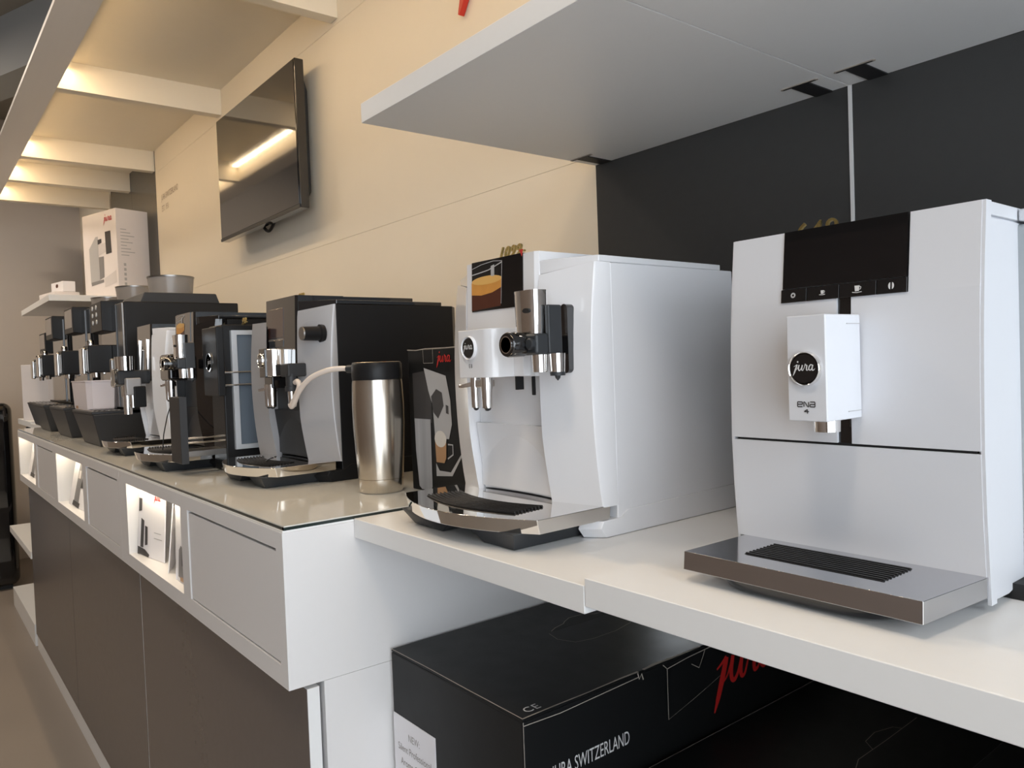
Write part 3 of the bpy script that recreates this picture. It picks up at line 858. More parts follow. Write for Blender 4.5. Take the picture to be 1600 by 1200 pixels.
obj('picture_flask', a, 'print_steel', CB)
a = MB(); flat(a, fr, [(0.022, 0.127), (0.074, 0.127), (0.074, 0.148), (0.022, 0.148)], 0.0008)
obj('picture_flask_lid', a, 'print_dark', CB)
a = MB(); flat(a, fr, [(0.086, 0.052), (0.096, 0.040), (0.130, 0.040), (0.172, 0.082), (0.172, 0.078), (0.134, 0.034), (0.086, 0.030)], 0.0005)
obj('picture_tray', a, 'print_light', CB)
a = MB(); flat(a, fr, [(0.086, 0.090), (0.120, 0.088), (0.118, 0.062), (0.112, 0.054), (0.088, 0.054)], 0.0009)
obj('picture_latte', a, 'print_latte', CB)
a = MB(); flat(a, fr, oval(0.103, 0.094, 0.018, 0.014, 16), 0.0011)
obj('picture_foam', a, 'print_foam', CB)
a = MB(); a.ribbon([(0.120, 0.086), (0.134, 0.086), (0.134, 0.070), (0.118, 0.062)], 0.0026, lambda q: (q.x, -0.0014, q.y))
obj('picture_handle', a, 'print_light', CB)

# ------------------------------------------------------------------ white machine with single spout, near
EX, EY, EZ = 0.6825, -0.3715, 1.0102
en = thing('coffee_machine', (EX, EY, EZ), 'matt white slim coffee machine with black display and single height adjustable spout', 'coffee machine')
EN_TOP, EN_SPLIT, EN_H = 0.3305, 0.1292, 0.1165
def en_front(z):
    """front y offset of the face at height z"""
    k = [(0.0, -0.004), (0.028, -0.0065), (0.075, -0.0105), (0.129, -0.0125), (0.19, -0.0115), (0.26, -0.0080), (0.3305, 0.0), (0.36, 0.003)]
    for (z0, a), (z1, b) in zip(k[:-1], k[1:]):
        if z <= z1:
            return a + (b - a) * (z - z0) / (z1 - z0)
    return 0.0
ZS = (0.022, 0.05, 0.075, 0.10, 0.129, 0.16, 0.20, 0.24, 0.28, 0.31, 0.3300)
obj('front_body', MB().loft([[(-EN_H + 0.003, en_front(z) + 0.0050, z), (EN_H - 0.003, en_front(z) + 0.0050, z), (EN_H - 0.003, 0.10, z), (-EN_H + 0.003, 0.10, z)] for z in ZS]), 'satin_white', en, smooth=20)
def face_panel(name, x0, x1, zs, off=0.0, m='satin_white', deep=0.0045):
    rings = []
    for z in zs:
        y = en_front(z) + off
        rings.append([(x0, y, z), (x1, y, z), (x1, y + deep, z), (x0, y + deep, z)])
    return obj(name, MB().loft(rings), m, en, smooth=20)
up = [EN_SPLIT + 0.0012, 0.16, 0.20, 0.24, 0.2622]
face_panel('front_panel', -EN_H, -0.0040, up)
face_panel('front_panel', 0.0098, EN_H - 0.001, up)
upt = [0.2622, 0.29, 0.31, EN_TOP]
face_panel('front_panel', -EN_H, -0.0590, upt)
face_panel('front_panel', 0.0600, EN_H - 0.001, upt)
face_panel('lower_panel', -EN_H, EN_H - 0.001, [0.0285, 0.05, 0.075, 0.10, EN_SPLIT - 0.0012])
obj('split_line', MB().box(-0.1120, 0.1125, en_front(0.129) + 0.0022, 0.0, EN_SPLIT - 0.0014, EN_SPLIT + 0.0014), 'black_gap', en)
face_panel('spout_rail', -0.0042, 0.0100, [EN_SPLIT - 0.001, 0.16, 0.20, 0.24, 0.2625], off=0.0030, m='gloss_black', deep=0.004)
ed_ = obj('display', MB().loft([[(-0.0585, en_front(z) - 0.0012, z), (0.0588, en_front(z) - 0.0012, z), (0.0588, 0.012, z), (-0.0585, 0.012, z)] for z in (0.2755, 0.29, 0.31, EN_TOP + 0.0002)]), 'display', en)
for a, b, sym in ((-0.0598, -0.0332, 'cog'), (-0.0327, -0.0010, 'small'), (-0.0005, 0.0330, 'large'), (0.0335, 0.0594, 'bean')):
    ky = obj('touch_key', MB().loft([[(a, en_front(z) - 0.0016, z), (b, en_front(z) - 0.0016, z), (b, 0.004, z), (a, 0.004, z)] for z in (0.2622, 0.2750)]), 'gloss_black', en, bevel=0.0004, seg=1)
    c = ((a + b) / 2, 0.2688)
    y0 = en_front(0.2688) - 0.0022
    pl = lambda q: (q.x, y0 + (q.y - 0.2688) * 0.113, q.y)
    s = MB()
    if sym == 'cog':
        for k in range(10):
            t = R(36 * k)
            s.poly([(c[0] + 0.0026 * math.cos(t - 0.18), c[1] + 0.0026 * math.sin(t - 0.18)), (c[0] + 0.0026 * math.cos(t + 0.18), c[1] + 0.0026 * math.sin(t + 0.18)), (c[0] + 0.0012 * math.cos(t + 0.3), c[1] + 0.0012 * math.sin(t + 0.3)), (c[0] + 0.0012 * math.cos(t - 0.3), c[1] + 0.0012 * math.sin(t - 0.3))], pl)
    elif sym == 'bean':
        s.poly([(c[0] + 0.0018 * math.cos(R(t)) - 0.0007, c[1] + 0.0030 * math.sin(R(t))) for t in range(90, 271, 20)], pl)
        s.poly([(c[0] + 0.0018 * math.cos(R(t)) + 0.0007, c[1] + 0.0030 * math.sin(R(t))) for t in range(-90, 91, 20)], pl)
    else:
        k = 0.8 if sym == 'small' else 1.2
        s.poly([(c[0] - 0.0020 * k, c[1] + 0.0026 * k), (c[0] + 0.0020 * k, c[1] + 0.0026 * k), (c[0] + 0.0015 * k, c[1] - 0.0016 * k), (c[0] - 0.0015 * k, c[1] - 0.0016 * k)], pl)
        s.ribbon([(c[0] - 0.0036 * k, c[1] - 0.0022 * k), (c[0], c[1] - 0.0027 * k), (c[0] + 0.0036 * k, c[1] - 0.0022 * k)], 0.0006, pl)
        s.ribbon([(c[0] + 0.0020 * k, c[1] + 0.0018 * k), (c[0] + 0.0030 * k, c[1] + 0.0014 * k), (c[0] + 0.0026 * k, c[1] - 0.0002), (c[0] + 0.0017 * k, c[1] - 0.0004)], 0.0006, pl)
    obj('key_symbol', s, 'print_white', ky)
# side shell, frames, lid, tank, base
sd = [(0.004, 0.0065), (0.030, 0.0060), (0.075, 0.014), (0.29, 0.014), (0.29, 0.318)] + [(en_front(z), z) for z in (0.318, 0.26, 0.19, 0.129, 0.075, 0.03)]
obj('side_shell', MB().loft([[(-EN_H - 0.0010, y + 0.008, z) for y, z in sd], [(EN_H + 0.0000, y + 0.008, z) for y, z in sd]]), 'satin_white', en, bevel=0.0010)
for sgn in (-1, 1):
    ff = [(en_front(z) + 0.0005, z) for z in (0.0055, 0.022, 0.045, 0.08, 0.10, 0.129, 0.16, 0.20, 0.24, 0.28, 0.31, EN_TOP)]
    ring = ff + [(y + 0.0105, z) for y, z in ff[::-1]]
    obj('side_frame', MB().loft([[(sgn * (EN_H - 0.0012), y, z) for y, z in ring], [(sgn * (EN_H + 0.0018), y, z) for y, z in ring]]), 'satin_white', en)
obj('lid', MB().box(-EN_H, EN_H + 0.0005, 0.009, 0.29, 0.3195, EN_TOP), 'satin_white', en, bevel=0.001)
obj('water_tank', MB().box(0.100, 0.152, 0.0715, 0.27, 0.012, 0.317), 'tinted', en, bevel=0.004)
obj('tank_lid', MB().box(EN_H + 0.0010, 0.153, 0.0690, 0.272, 0.3185, 0.3290), 'satin_white', en, bevel=0.002)
obj('rear_base', MB().box(-0.105, 0.140, 0.045, 0.27, 0.0004, 0.0135), 'black_gap', en)
# tray
tx0, tx1, tf, tb, tz, tt = -0.1115, 0.1080, -0.1030, -0.006, 0.0288, 0.0168
tr = MB()
tr.loft([[(tx0 + 0.001, tf - 0.0018, tz - tt), (tx1 + 0.001, tf - 0.0018, tz - tt), (tx1 + 0.0085, tb, tz - tt), (tx0 + 0.0015, tb, tz - tt)],
         [(tx0, tf + 0.0012, tz), (tx1, tf + 0.0012, tz), (tx1 + 0.0090, tb, tz), (tx0 + 0.0015, tb, tz)]])
tray = obj('drip_tray', tr, 'chrome_top', en, bevel=0.0005)
gx0, gx1, gy0, gy1 = -0.0645, 0.0645, -0.0728, -0.0218
gr = obj('grille', MB().box(gx0, gx1, gy0, gy1, tz - 0.001, tz + 0.0003), 'black_gap', tray)
for k in range(9):
    y = gy0 + (gy1 - gy0) * (k + 0.5) / 9
    obj('slat', MB().box(gx0, gx1, y - 0.0011, y + 0.0011, tz + 0.0003, tz + 0.0012), 'satin_black', gr)
rings = []
for z, k in ((0.0004, 0.90), (0.003, 0.98), (0.0085, 1.03), (0.0122, 1.05)):
    rg = []
    for i in range(17):
        s = -1 + 2 * i / 16
        rg.append((-0.002 + s * 0.092 * k, -0.058 - 0.040 * k * (1 - s ** 6), z))
    rg += [(0.100 * k, 0.004, z), (-0.100 * k, 0.004, z)]
    rings.append(rg)
obj('tray_foot', MB().loft(rings), 'gloss_black', en, smooth=40)
# spout block
so = obj('spout_block', MB().loft([[(-0.0170, -0.0700, z), (0.0193, -0.0700, z), (0.0200, -0.0125, z), (-0.0175, -0.0125, z)] for z in (0.1545, 0.2460)]), 'satin_white', en, bevel=0.0012)
obj('block_seam', MB().box(0.0190, 0.0203, -0.036, -0.014, 0.2375, 0.2382).box(0.0190, 0.0203, -0.036, -0.014, 0.1610, 0.1617), 'print_light', so)
badge(so, (0.0007, -0.0700, 0.2001), 0.0152)
nm = MB()
for gx, pts in ((0.0, [(1, 0), (0, 0), (0, 1), (1, 1), (1, 0.5), (0, 0.5)]), (1.30, [(0, 0), (0, 1), (0.2, 1), (0.8, 0), (1, 0), (1, 1)]), (2.60, [(0, 1), (1, 1), (1, 0), (0, 0), (0, 0.5), (1, 0.5)])):
    for p0, p1 in zip(pts[:-1], pts[1:]):
        nm.ribbon([(-0.0076 + (gx + p0[0]) * 0.0045, 0.1672 + p0[1] * 0.0042), (-0.0076 + (gx + p1[0]) * 0.0045, 0.1672 + p1[1] * 0.0042)], 0.0009, lambda q: (q.x, -0.0704, q.y))
obj('model_name', nm, 'print_dark', so)
nm = MB()
for p0, p1 in (((0.75, -0.25), (0.75, 0.75)), ((0.75, 0.75), (0.0, 0.25)), ((0.0, 0.25), (1.1, 0.25))):
    nm.ribbon([(-0.0015 + p0[0] * 0.0040, 0.1622 + p0[1] * 0.0036), (-0.0015 + p1[0] * 0.0040, 0.1622 + p1[1] * 0.0036)], 0.0009, lambda q: (q.x, -0.0704, q.y))
obj('model_number', nm, 'print_dark', so)
obj('spout', MB().lathe([(0.0112, 0.0), (0.0116, 0.013)], (0.0020, -0.040, 0.1435), 28), 'chrome', so, smooth=40)
price_tag('649', (0.5850, -0.290, 1.3412), 0.0310, 'gold price digits standing on the near white machine', shear=0.0)

# ------------------------------------------------------------------ piano black machine with the same frother
D_AT = (-0.925, -0.500, 1.0072)
bk, hd = e_machine(D_AT, 'piano black coffee machine with espresso picture and chrome frother, beside the cup warmer', 0.150, 'satin_black', 'gloss_black', 'gloss_black', 'satin_black', 'gloss_black', 'satin_black', depth=0.335)
dp = obj('display', MB().loft([[(x, head_y(z) - 0.0022, z) for x, z in ((-0.0615, 0.2965), (0.0530, 0.2965), (0.0530, 0.3665), (-0.0615, 0.3665))],
                              [(x, 0.004, z) for x, z in ((-0.0615, 0.2965), (0.0530, 0.2965), (0.0530, 0.3665), (-0.0615, 0.3665))]]), 'display', bk)
cup_picture(dp, fd, 0.1145, 0.0705)
sb = obj('spout_block', MB().box(-0.034, 0.046, -0.055, 0.0, 0.2042, 0.268), 'gloss_black', bk, bevel=0.008, seg=3)
badge(sb, (0.0, -0.0550, 0.244), 0.016)
spouts(sb, (-0.006, 0.020), -0.044, 0.158, 0.2045, 0.0070)
frother(bk, 0.098)
obj('milk_hose', MB().tube([(0.030, -0.046, 0.158), (0.034, -0.060, 0.12), (0.044, -0.072, 0.08), (0.060, -0.080, 0.045)], 0.0014, 6), 'black_gap', bk)

# ------------------------------------------------------------------ white machine with black column behind it
W_AT = (-1.39, -0.485, 1.0072)
wm, hd = e_machine(W_AT, 'white fronted coffee machine with black centre strip and steel round spout plate', 0.140, 'satin_black', 'gloss_white', 'gloss_black', 'gloss_white', 'gloss_white', 'gloss_white', depth=0.330, gloss_tray='chrome')
for x in (-0.050, 0.040):
    obj('chrome_bar', MB().box(x, x + 0.010, -0.0080, -0.000, 0.235, 0.325), 'chrome', wm, bevel=0.002)
arm = obj('spout_arm', MB().box(-0.030, 0.034, -0.105, -0.02, 0.196, 0.236), 'soft_black', wm, bevel=0.004, loc=(0, 0.022, 0))
obj('spout_cover', MB().lathe([(0.021, 0.0), (0.022, 0.040)], (-0.008, -0.082, 0.236), 28), 'chrome', arm, smooth=40)
obj('spout_cover', MB().lathe([(0.021, 0.0), (0.022, 0.040)], (0.030, -0.082, 0.236), 28), 'chrome', arm, smooth=40)
obj('steel_plate', MB().box(-0.042, -0.028, -0.110, -0.045, 0.190, 0.272), 'steel_dark', arm, bevel=0.005, seg=3)
obj('plate_disc', MB().cyl((-0.005, -0.1055, 0.215), (-0.005, -0.110, 0.215), 0.024, n=32), 'steel_dark', arm, smooth=35)
obj('plate_ring', MB().lathe([(0.026, 0.0), (0.027, 0.004), (0.0235, 0.004), (0.0235, 0.0)], (-0.005, -0.1065, 0.215), 36, 'y'), 'chrome', arm, smooth=35)
for x, y, z0, z1, r in ((-0.012, -0.080, 0.160, 0.197, 0.0095), (0.014, -0.078, 0.110, 0.197, 0.0120), (0.044, -0.070, 0.130, 0.170, 0.0095)):
    obj('spout', MB().lathe([(r * 0.9, 0.0), (r, z1 - z0)], (x, y, z0), 20), 'chrome', arm, smooth=40)
obj('frother_shell', MB().box(0.036, 0.062, -0.090, -0.050, 0.165, 0.214), 'silver', arm, bevel=0.004)
obj('frother_valve', MB().box(0.052, 0.068, -0.072, -0.040, 0.130, 0.190), 'satin_black', arm, bevel=0.003)

# ------------------------------------------------------------------ cup warmer with its lower drawer pulled out
cwm = thing('cup_warmer', (-0.715, -0.505, 1.0072), 'narrow black cup warmer with pulled out drawer on metal rails', 'cup warmer')
obj('housing', MB().box(-0.052, 0.034, 0.012, 0.33, 0.0, 0.325), 'satin_black', cwm, bevel=0.003)
tp = obj('front_door', MB().box(-0.052, 0.048, -0.004, 0.012, 0.168, 0.320), 'satin_black', cwm, bevel=0.002)
obj('door_ring', MB().lathe([(0.0205, 0.0), (0.0210, 0.0025), (0.0180, 0.0025), (0.0180, 0.0)], (-0.005, -0.004, 0.243), 36, 'y'), 'chrome', tp, smooth=40)
word_mark('door_word', 0.028, 'print_light', tp, facing('front', (-0.018, -0.0046, 0.239)))
dw = obj('drawer', MB().box(-0.045, 0.032, -0.083, -0.068, 0.026, 0.170), 'satin_black', cwm, bevel=0.0015)
obj('drawer_edge', MB().box(0.0322, 0.0335, -0.083, -0.068, 0.026, 0.170), 'soft_black', dw)
for z in (0.070, 0.080):
    obj('rail', MB().cyl((0.028, -0.068, z), (0.028, 0.10, z), 0.0022, n=10), 'chrome', dw, smooth=40)
obj('drawer_floor', MB().box(-0.040, 0.030, -0.068, 0.11, 0.040, 0.052), 'steel_dark', dw)
for z in (0.191, 0.219):
    obj('cup_rail', MB().cyl((0.043, -0.002, z), (0.043, 0.11, z), 0.0024, n=10), 'chrome', cwm, smooth=40)
fr_ = MB()
for y0, y1, z0, z1 in ((0.030, 0.042, 0.048, 0.312), (0.205, 0.217, 0.048, 0.312), (0.042, 0.205, 0.302, 0.312), (0.042, 0.205, 0.048, 0.058)):
    fr_.box(0.034, 0.044, y0, y1, z0, z1)
obj('side_frame', fr_, 'alu', cwm)
obj('side_glass', MB().box(0.0342, 0.0375, 0.042, 0.205, 0.058, 0.302), 'blue_glass', cwm)
price_tag('99-', (-0.700, -0.440, 1.3330), 0.022, 'tiny gold price digits on the cup warmer')

# ------------------------------------------------------------------ tall bean to cup machines at the far end of the counter
def tall_machine(loc, top, label, front_mat, dots, hopper=True):
    t = thing('coffee_machine', loc, label, 'coffee machine', 'tall machines at the far end')
    hw = 0.19
    obj('body', MB().box(-hw, hw, 0.0, 0.36, 0.112, top), 'satin_black', t, bevel=0.004)
    bs = MB().loft([[(-0.14, -0.075, 0.0004), (0.14, -0.075, 0.0004), (0.15, 0.34, 0.0004), (-0.15, 0.34, 0.0004)],
                    [(-0.175, -0.100, 0.104), (0.175, -0.100, 0.104), (0.19, 0.36, 0.104), (-0.19, 0.36, 0.104)]])
    obj('base', bs, 'soft_black', t, bevel=0.004)
    tr = obj('drip_tray', MB().box(-0.17, 0.17, -0.102, 0.0, 0.104, 0.113), 'soft_black', t, bevel=0.002)
    for k in range(6):
        obj('slat', MB().box(-0.155, 0.155, -0.094 + 0.014 * k, -0.088 + 0.014 * k, 0.113, 0.1155), 'chrome', tr)
    obj('front_trim', MB().box(0.115, 0.188, -0.006, 0.001, 0.12, top - 0.004), front_mat, t, bevel=0.002)
    obj('front_trim', MB().box(-0.188, -0.115, -0.006, 0.001, 0.12, top - 0.004), front_mat, t, bevel=0.002)
    obj('front_shell', MB().box(-0.114, 0.114, -0.010, 0.001, 0.12, top - 0.004), 'gloss_black', t, bevel=0.002)
    cn = obj('console', MB().prism([(-0.040, top - 0.085), (-0.040, top + 0.012), (0.02, top + 0.012), (0.02, top - 0.095)], 'x', -0.125, 0.060), 'satin_black', t, bevel=0.003)
    if dots:
        for i in range(3):
            for j in range(2):
                zz = top - 0.005 - 0.024 * i
                obj('key', MB().cyl((-0.075 + 0.062 * j, -0.0395, zz), (-0.075 + 0.062 * j, -0.0425, zz), 0.0075, n=12), 'print_white', cn)
    else:
        obj('screen', MB().prism([(-0.0412, top - 0.065), (-0.0412, top + 0.004), (-0.0390, top + 0.004), (-0.0390, top - 0.065)], 'x', -0.110, 0.045), 'display_brown', cn)
    sp = obj('spout_arm', MB().box(-0.045, 0.045, -0.080, -0.008, 0.235, 0.325), 'satin_black', t, bevel=0.004)
    obj('spout_plate', MB().box(-0.046, 0.012, -0.094, -0.079, 0.228, 0.318), 'chrome', sp, bevel=0.006, seg=3)
    obj('spout_window', MB().box(0.020, 0.044, -0.086, -0.079, 0.240, 0.310), 'steel_dark', sp, bevel=0.003)
    for x in (-0.016, 0.016):
        obj('spout', MB().lathe([(0.008, 0.0), (0.0095, 0.016)], (x, -0.055, 0.2195), 16), 'chrome', sp, smooth=40)
    obj('arm_cap', MB().lathe([(0.012, 0.0), (0.012, 0.014), (0.010, 0.017), (0.0005, 0.017)], (0.0, -0.065, 0.325), 20), 'chrome', sp, smooth=40)
    if hopper:
        h = obj('hopper_base', MB().prism([(0.058, top), (0.072, top + 0.034), (0.300, top + 0.034), (0.312, top)], 'x', -0.15, 0.15), 'soft_black', t, bevel=0.003)
    return t


def hopper_bowl(loc, r, label):
    b = thing('bean_bowl', loc, label, 'bean container', 'bean containers on the tall machines')
    obj('shell', MB().lathe([(0.001, 0.0003), (r * 0.92, 0.0003), (r, r * 0.85), (r * 0.97, r * 0.85), (r * 0.90, 0.006), (0.001, 0.006)], n=36), 'bowl', b, smooth=35)
    obj('lid', MB().lathe([(r * 1.02, r * 0.85), (r * 1.02, r * 0.91), (r * 0.9, r * 0.93), (0.001, r * 0.93)], n=36), 'steel_dark', b, smooth=35)
    obj('beans', MB().lathe([(0.001, 0.0065), (r * 0.86, 0.0065), (r * 0.90, r * 0.45), (r * 0.5, r * 0.52), (0.001, r * 0.50)], n=24), 'print_coffee', b, smooth=60)


tall = [((-1.80, -0.49, 1.0072), 0.456, 'tall black bean machine with steel front edge and six button keys', 'steel_dark', True),
        ((-2.32, -0.49, 1.0072), 0.478, 'tall black bean machine, second from the one with button keys', 'gloss_black', False),
        ((-2.82, -0.49, 1.0072), 0.478, 'tall black bean machine standing at the far end of the counter', 'gloss_black', False),
        ((-3.35, -0.45, 1.0022), 0.440, 'black bean machine on the far display board past the counter', 'gloss_black', False)]
bowl_names = ('large smoky bean bowl on the machine with button keys', 'second smoky bean bowl counted from the near large one', 'third smoky bean bowl counted from the near large one', 'farthest smoky bean bowl in the row')
for i, (loc, top, lab, fm, dots) in enumerate(tall):
    tall_machine(loc, top, lab, fm, dots)
    if i < 3:
        hopper_bowl((loc[0], loc[1] + 0.195, loc[2] + top + 0.0345), 0.075 if i == 0 else 0.070, bowl_names[i])

tub = thing('plastic_tub', (-1.865, -0.538, 1.0072 + 0.1158), 'milky white plastic tub on the tray of the machine with button keys', 'tub')
rings = []
for z, k in ((0.0, 0.90), (0.004, 0.92), (0.090, 1.0), (0.0905, 1.03), (0.094, 1.03), (0.094, 0.97), (0.008, 0.88)):
    rings.append([(sx * 0.145 * k, sy * 0.048 * k, z) for sx, sy in ((-1, -0.7), (-0.85, -1), (0.85, -1), (1, -0.7), (1, 0.7), (0.85, 1), (-0.85, 1), (-1, 0.7))])
obj('tub_shell', MB().loft(rings), 'bin', tub, smooth=20)
obj('tub_label', MB().box(-0.085, -0.045, -0.0448, -0.0436, 0.001, 0.010), 'print_latte', tub)

# package at the far end
pk = thing('machine_carton', (-3.98, -0.50, 1.0102), 'pale carton with dark product pictures standing on the farthest board', 'carton', rz=R(-18))
obj('carton_shell', MB().box(-0.11, 0.11, 0.0, 0.20, 0, 0.30), 'carton_white', pk, bevel=0.002)
a = MB(); f0 = facing('front', (0, -0.0006, 0))
for x0, x1, z0, z1 in ((-0.09, -0.045, 0.185, 0.225), (-0.095, -0.055, 0.125, 0.155), (-0.10, -0.065, 0.07, 0.10), (-0.035, 0.05, 0.075, 0.19)):
    flat(a, f0, [(x0, z0), (x1, z0 + 0.004), (x1 + 0.006, (z0 + z1) / 2), (x1, z1), (x0 + 0.006, z1 + 0.004)])
obj('pictures', a, 'print_dark', pk)

# ------------------------------------------------------------------ far shelf: white carton, small boxes
wc = thing('machine_carton', (-3.150, -0.180, 1.6213), 'tall white product carton with red word and grey machine picture on far shelf', 'carton', rz=R(16))
obj('carton_shell', MB().box(-0.335, 0.0, 0.0, 0.165, 0.0, 0.440), 'carton_white', wc, bevel=0.002)
f1 = facing('front', (-0.345, -0.0006, 0))
word_mark('carton_word', 0.085, 'red_print', wc, facing('front', (-0.115, -0.0012, 0.385)))
a = MB(); flat(a, f1, [(0.075, 0.085), (0.164, 0.090), (0.164, 0.320), (0.140, 0.320), (0.070, 0.265)], 0.0)
obj('picture_body', a, 'print_light', wc)
for nm_, mt_, pts in (('picture_column', 'print_mid', [(0.166, 0.100), (0.212, 0.110), (0.214, 0.215), (0.166, 0.215)]), ('picture_base', 'print_mid', [(0.080, 0.075), (0.205, 0.085), (0.205, 0.100), (0.080, 0.094)]),
                      ('picture_cap', 'print_dark', [(0.160, 0.278), (0.198, 0.285), (0.198, 0.305), (0.160, 0.303)]), ('picture_spout', 'print_dark', [(0.240, 0.222), (0.294, 0.225), (0.290, 0.335), (0.236, 0.335)]),
                      ('picture_arm', 'print_pale', [(0.168, 0.222), (0.238, 0.235), (0.238, 0.282), (0.168, 0.276)]), ('picture_shade', 'print_pale', [(0.214, 0.060), (0.33, 0.075), (0.33, 0.135), (0.216, 0.105)])):
    a = MB(); flat(a, f1, pts, 0.0003)
    obj(nm_, a, mt_, wc)
a = MB()
fs_ = facing('side', (0.0006, 0, 0))
for k in range(9):
    flat(a, fs_, [(0.02, 0.34 - 0.016 * k), (0.05 + 0.05 * ((k * 7) % 5) / 5, 0.34 - 0.016 * k), (0.05 + 0.05 * ((k * 7) % 5) / 5, 0.336 - 0.016 * k), (0.02, 0.336 - 0.016 * k)])
for k in range(5):
    flat(a, fs_, [(0.030, 0.06 + 0.024 * k), (0.042, 0.06 + 0.024 * k), (0.042, 0.074 + 0.024 * k), (0.030, 0.074 + 0.024 * k)])
obj('side_print', a, 'print_light', wc)
tag(obj('accessory_box', MB().box(-0.13, 0.13, -0.06, 0.06, 0.0, 0.062), 'carton_white', bevel=0.002, loc=(-3.70, -0.36, 1.6213), rot=(0, 0, R(8))), 'low cream accessory box lying on the far shelf', 'box')
sbx = thing('accessory_box', (-3.66, -0.345, 1.6840), 'small white box with dark mark, on top of the low cream box', 'box', rz=R(10))
obj('box_shell', MB().box(-0.085, 0.085, -0.03, 0.03, 0.0, 0.055), 'paper', sbx, bevel=0.001)
a = MB(); flat(a, facing('front', (0, -0.0306, 0)), oval(0.0, 0.035, 0.018, 0.010, 14))
obj('mark', a, 'print_coffee', sbx)

# ------------------------------------------------------------------ wall: television, lettering, red word
tv = thing('television', (-1.556, -0.0, 1.947), 'flat black television on the cream wall above the machines', 'television')
obj('tv_back', MB().loft([[(sx * 0.30, -0.004, sz * 0.16) for sx, sz in ((-1, -1), (1, -1), (1, 1), (-1, 1))], [(sx * 0.33, -0.030, sz * 0.19) for sx, sz in ((-1, -1), (1, -1), (1, 1), (-1, 1))], [(sx * 0.364, -0.045, sz * 0.223) for sx, sz in ((-1, -1), (1, -1), (1, 1), (-1, 1))]]), 'soft_black', tv, bevel=0.006)
fb = MB().box(-0.3665, 0.3665, -0.073, -0.043, -0.226, 0.226)
obj('bezel', fb, 'gloss_black', tv, bevel=0.003)
obj('screen', MB().box(-0.3600, 0.3600, -0.0745, -0.0725, -0.214, 0.2200), 'tv', tv)
obj('lower_lip', MB().box(-0.3665, 0.3665, -0.0750, -0.070, -0.2255, -0.2160), 'satin_black', tv)
tag(obj('television_cable', MB().tube([(-1.60 + 0.11 * i / 12, -0.035, 1.735 - 0.028 * math.sin(math.pi * i / 12)) for i in range(13)], 0.0055, 10), 'satin_black', smooth=60), 'black cable loop hanging below the television', 'cable')
tag(word_mark('wall_sign', 0.36, 'red', None, facing('front', (-0.396, -0.009, 2.094)), thick=0.014), 'glossy red script letters mounted on the wall over the floating shelf', 'sign')
lt = thing('wall_lettering', (-3.0, -0.0006, 2.0), 'faint grey two line lettering on the cream wall', 'lettering')
text_mesh('first_line', 'JURA SWITZERLAND', 0.040, 'print_tan', lt, facing('front', (0.0, 0, 0.085)), squeeze=0.78)
text_mesh('second_line', 'EST. 1931', 0.040, 'print_tan', lt, facing('front', (0.0, 0, 0.030)), squeeze=0.78)

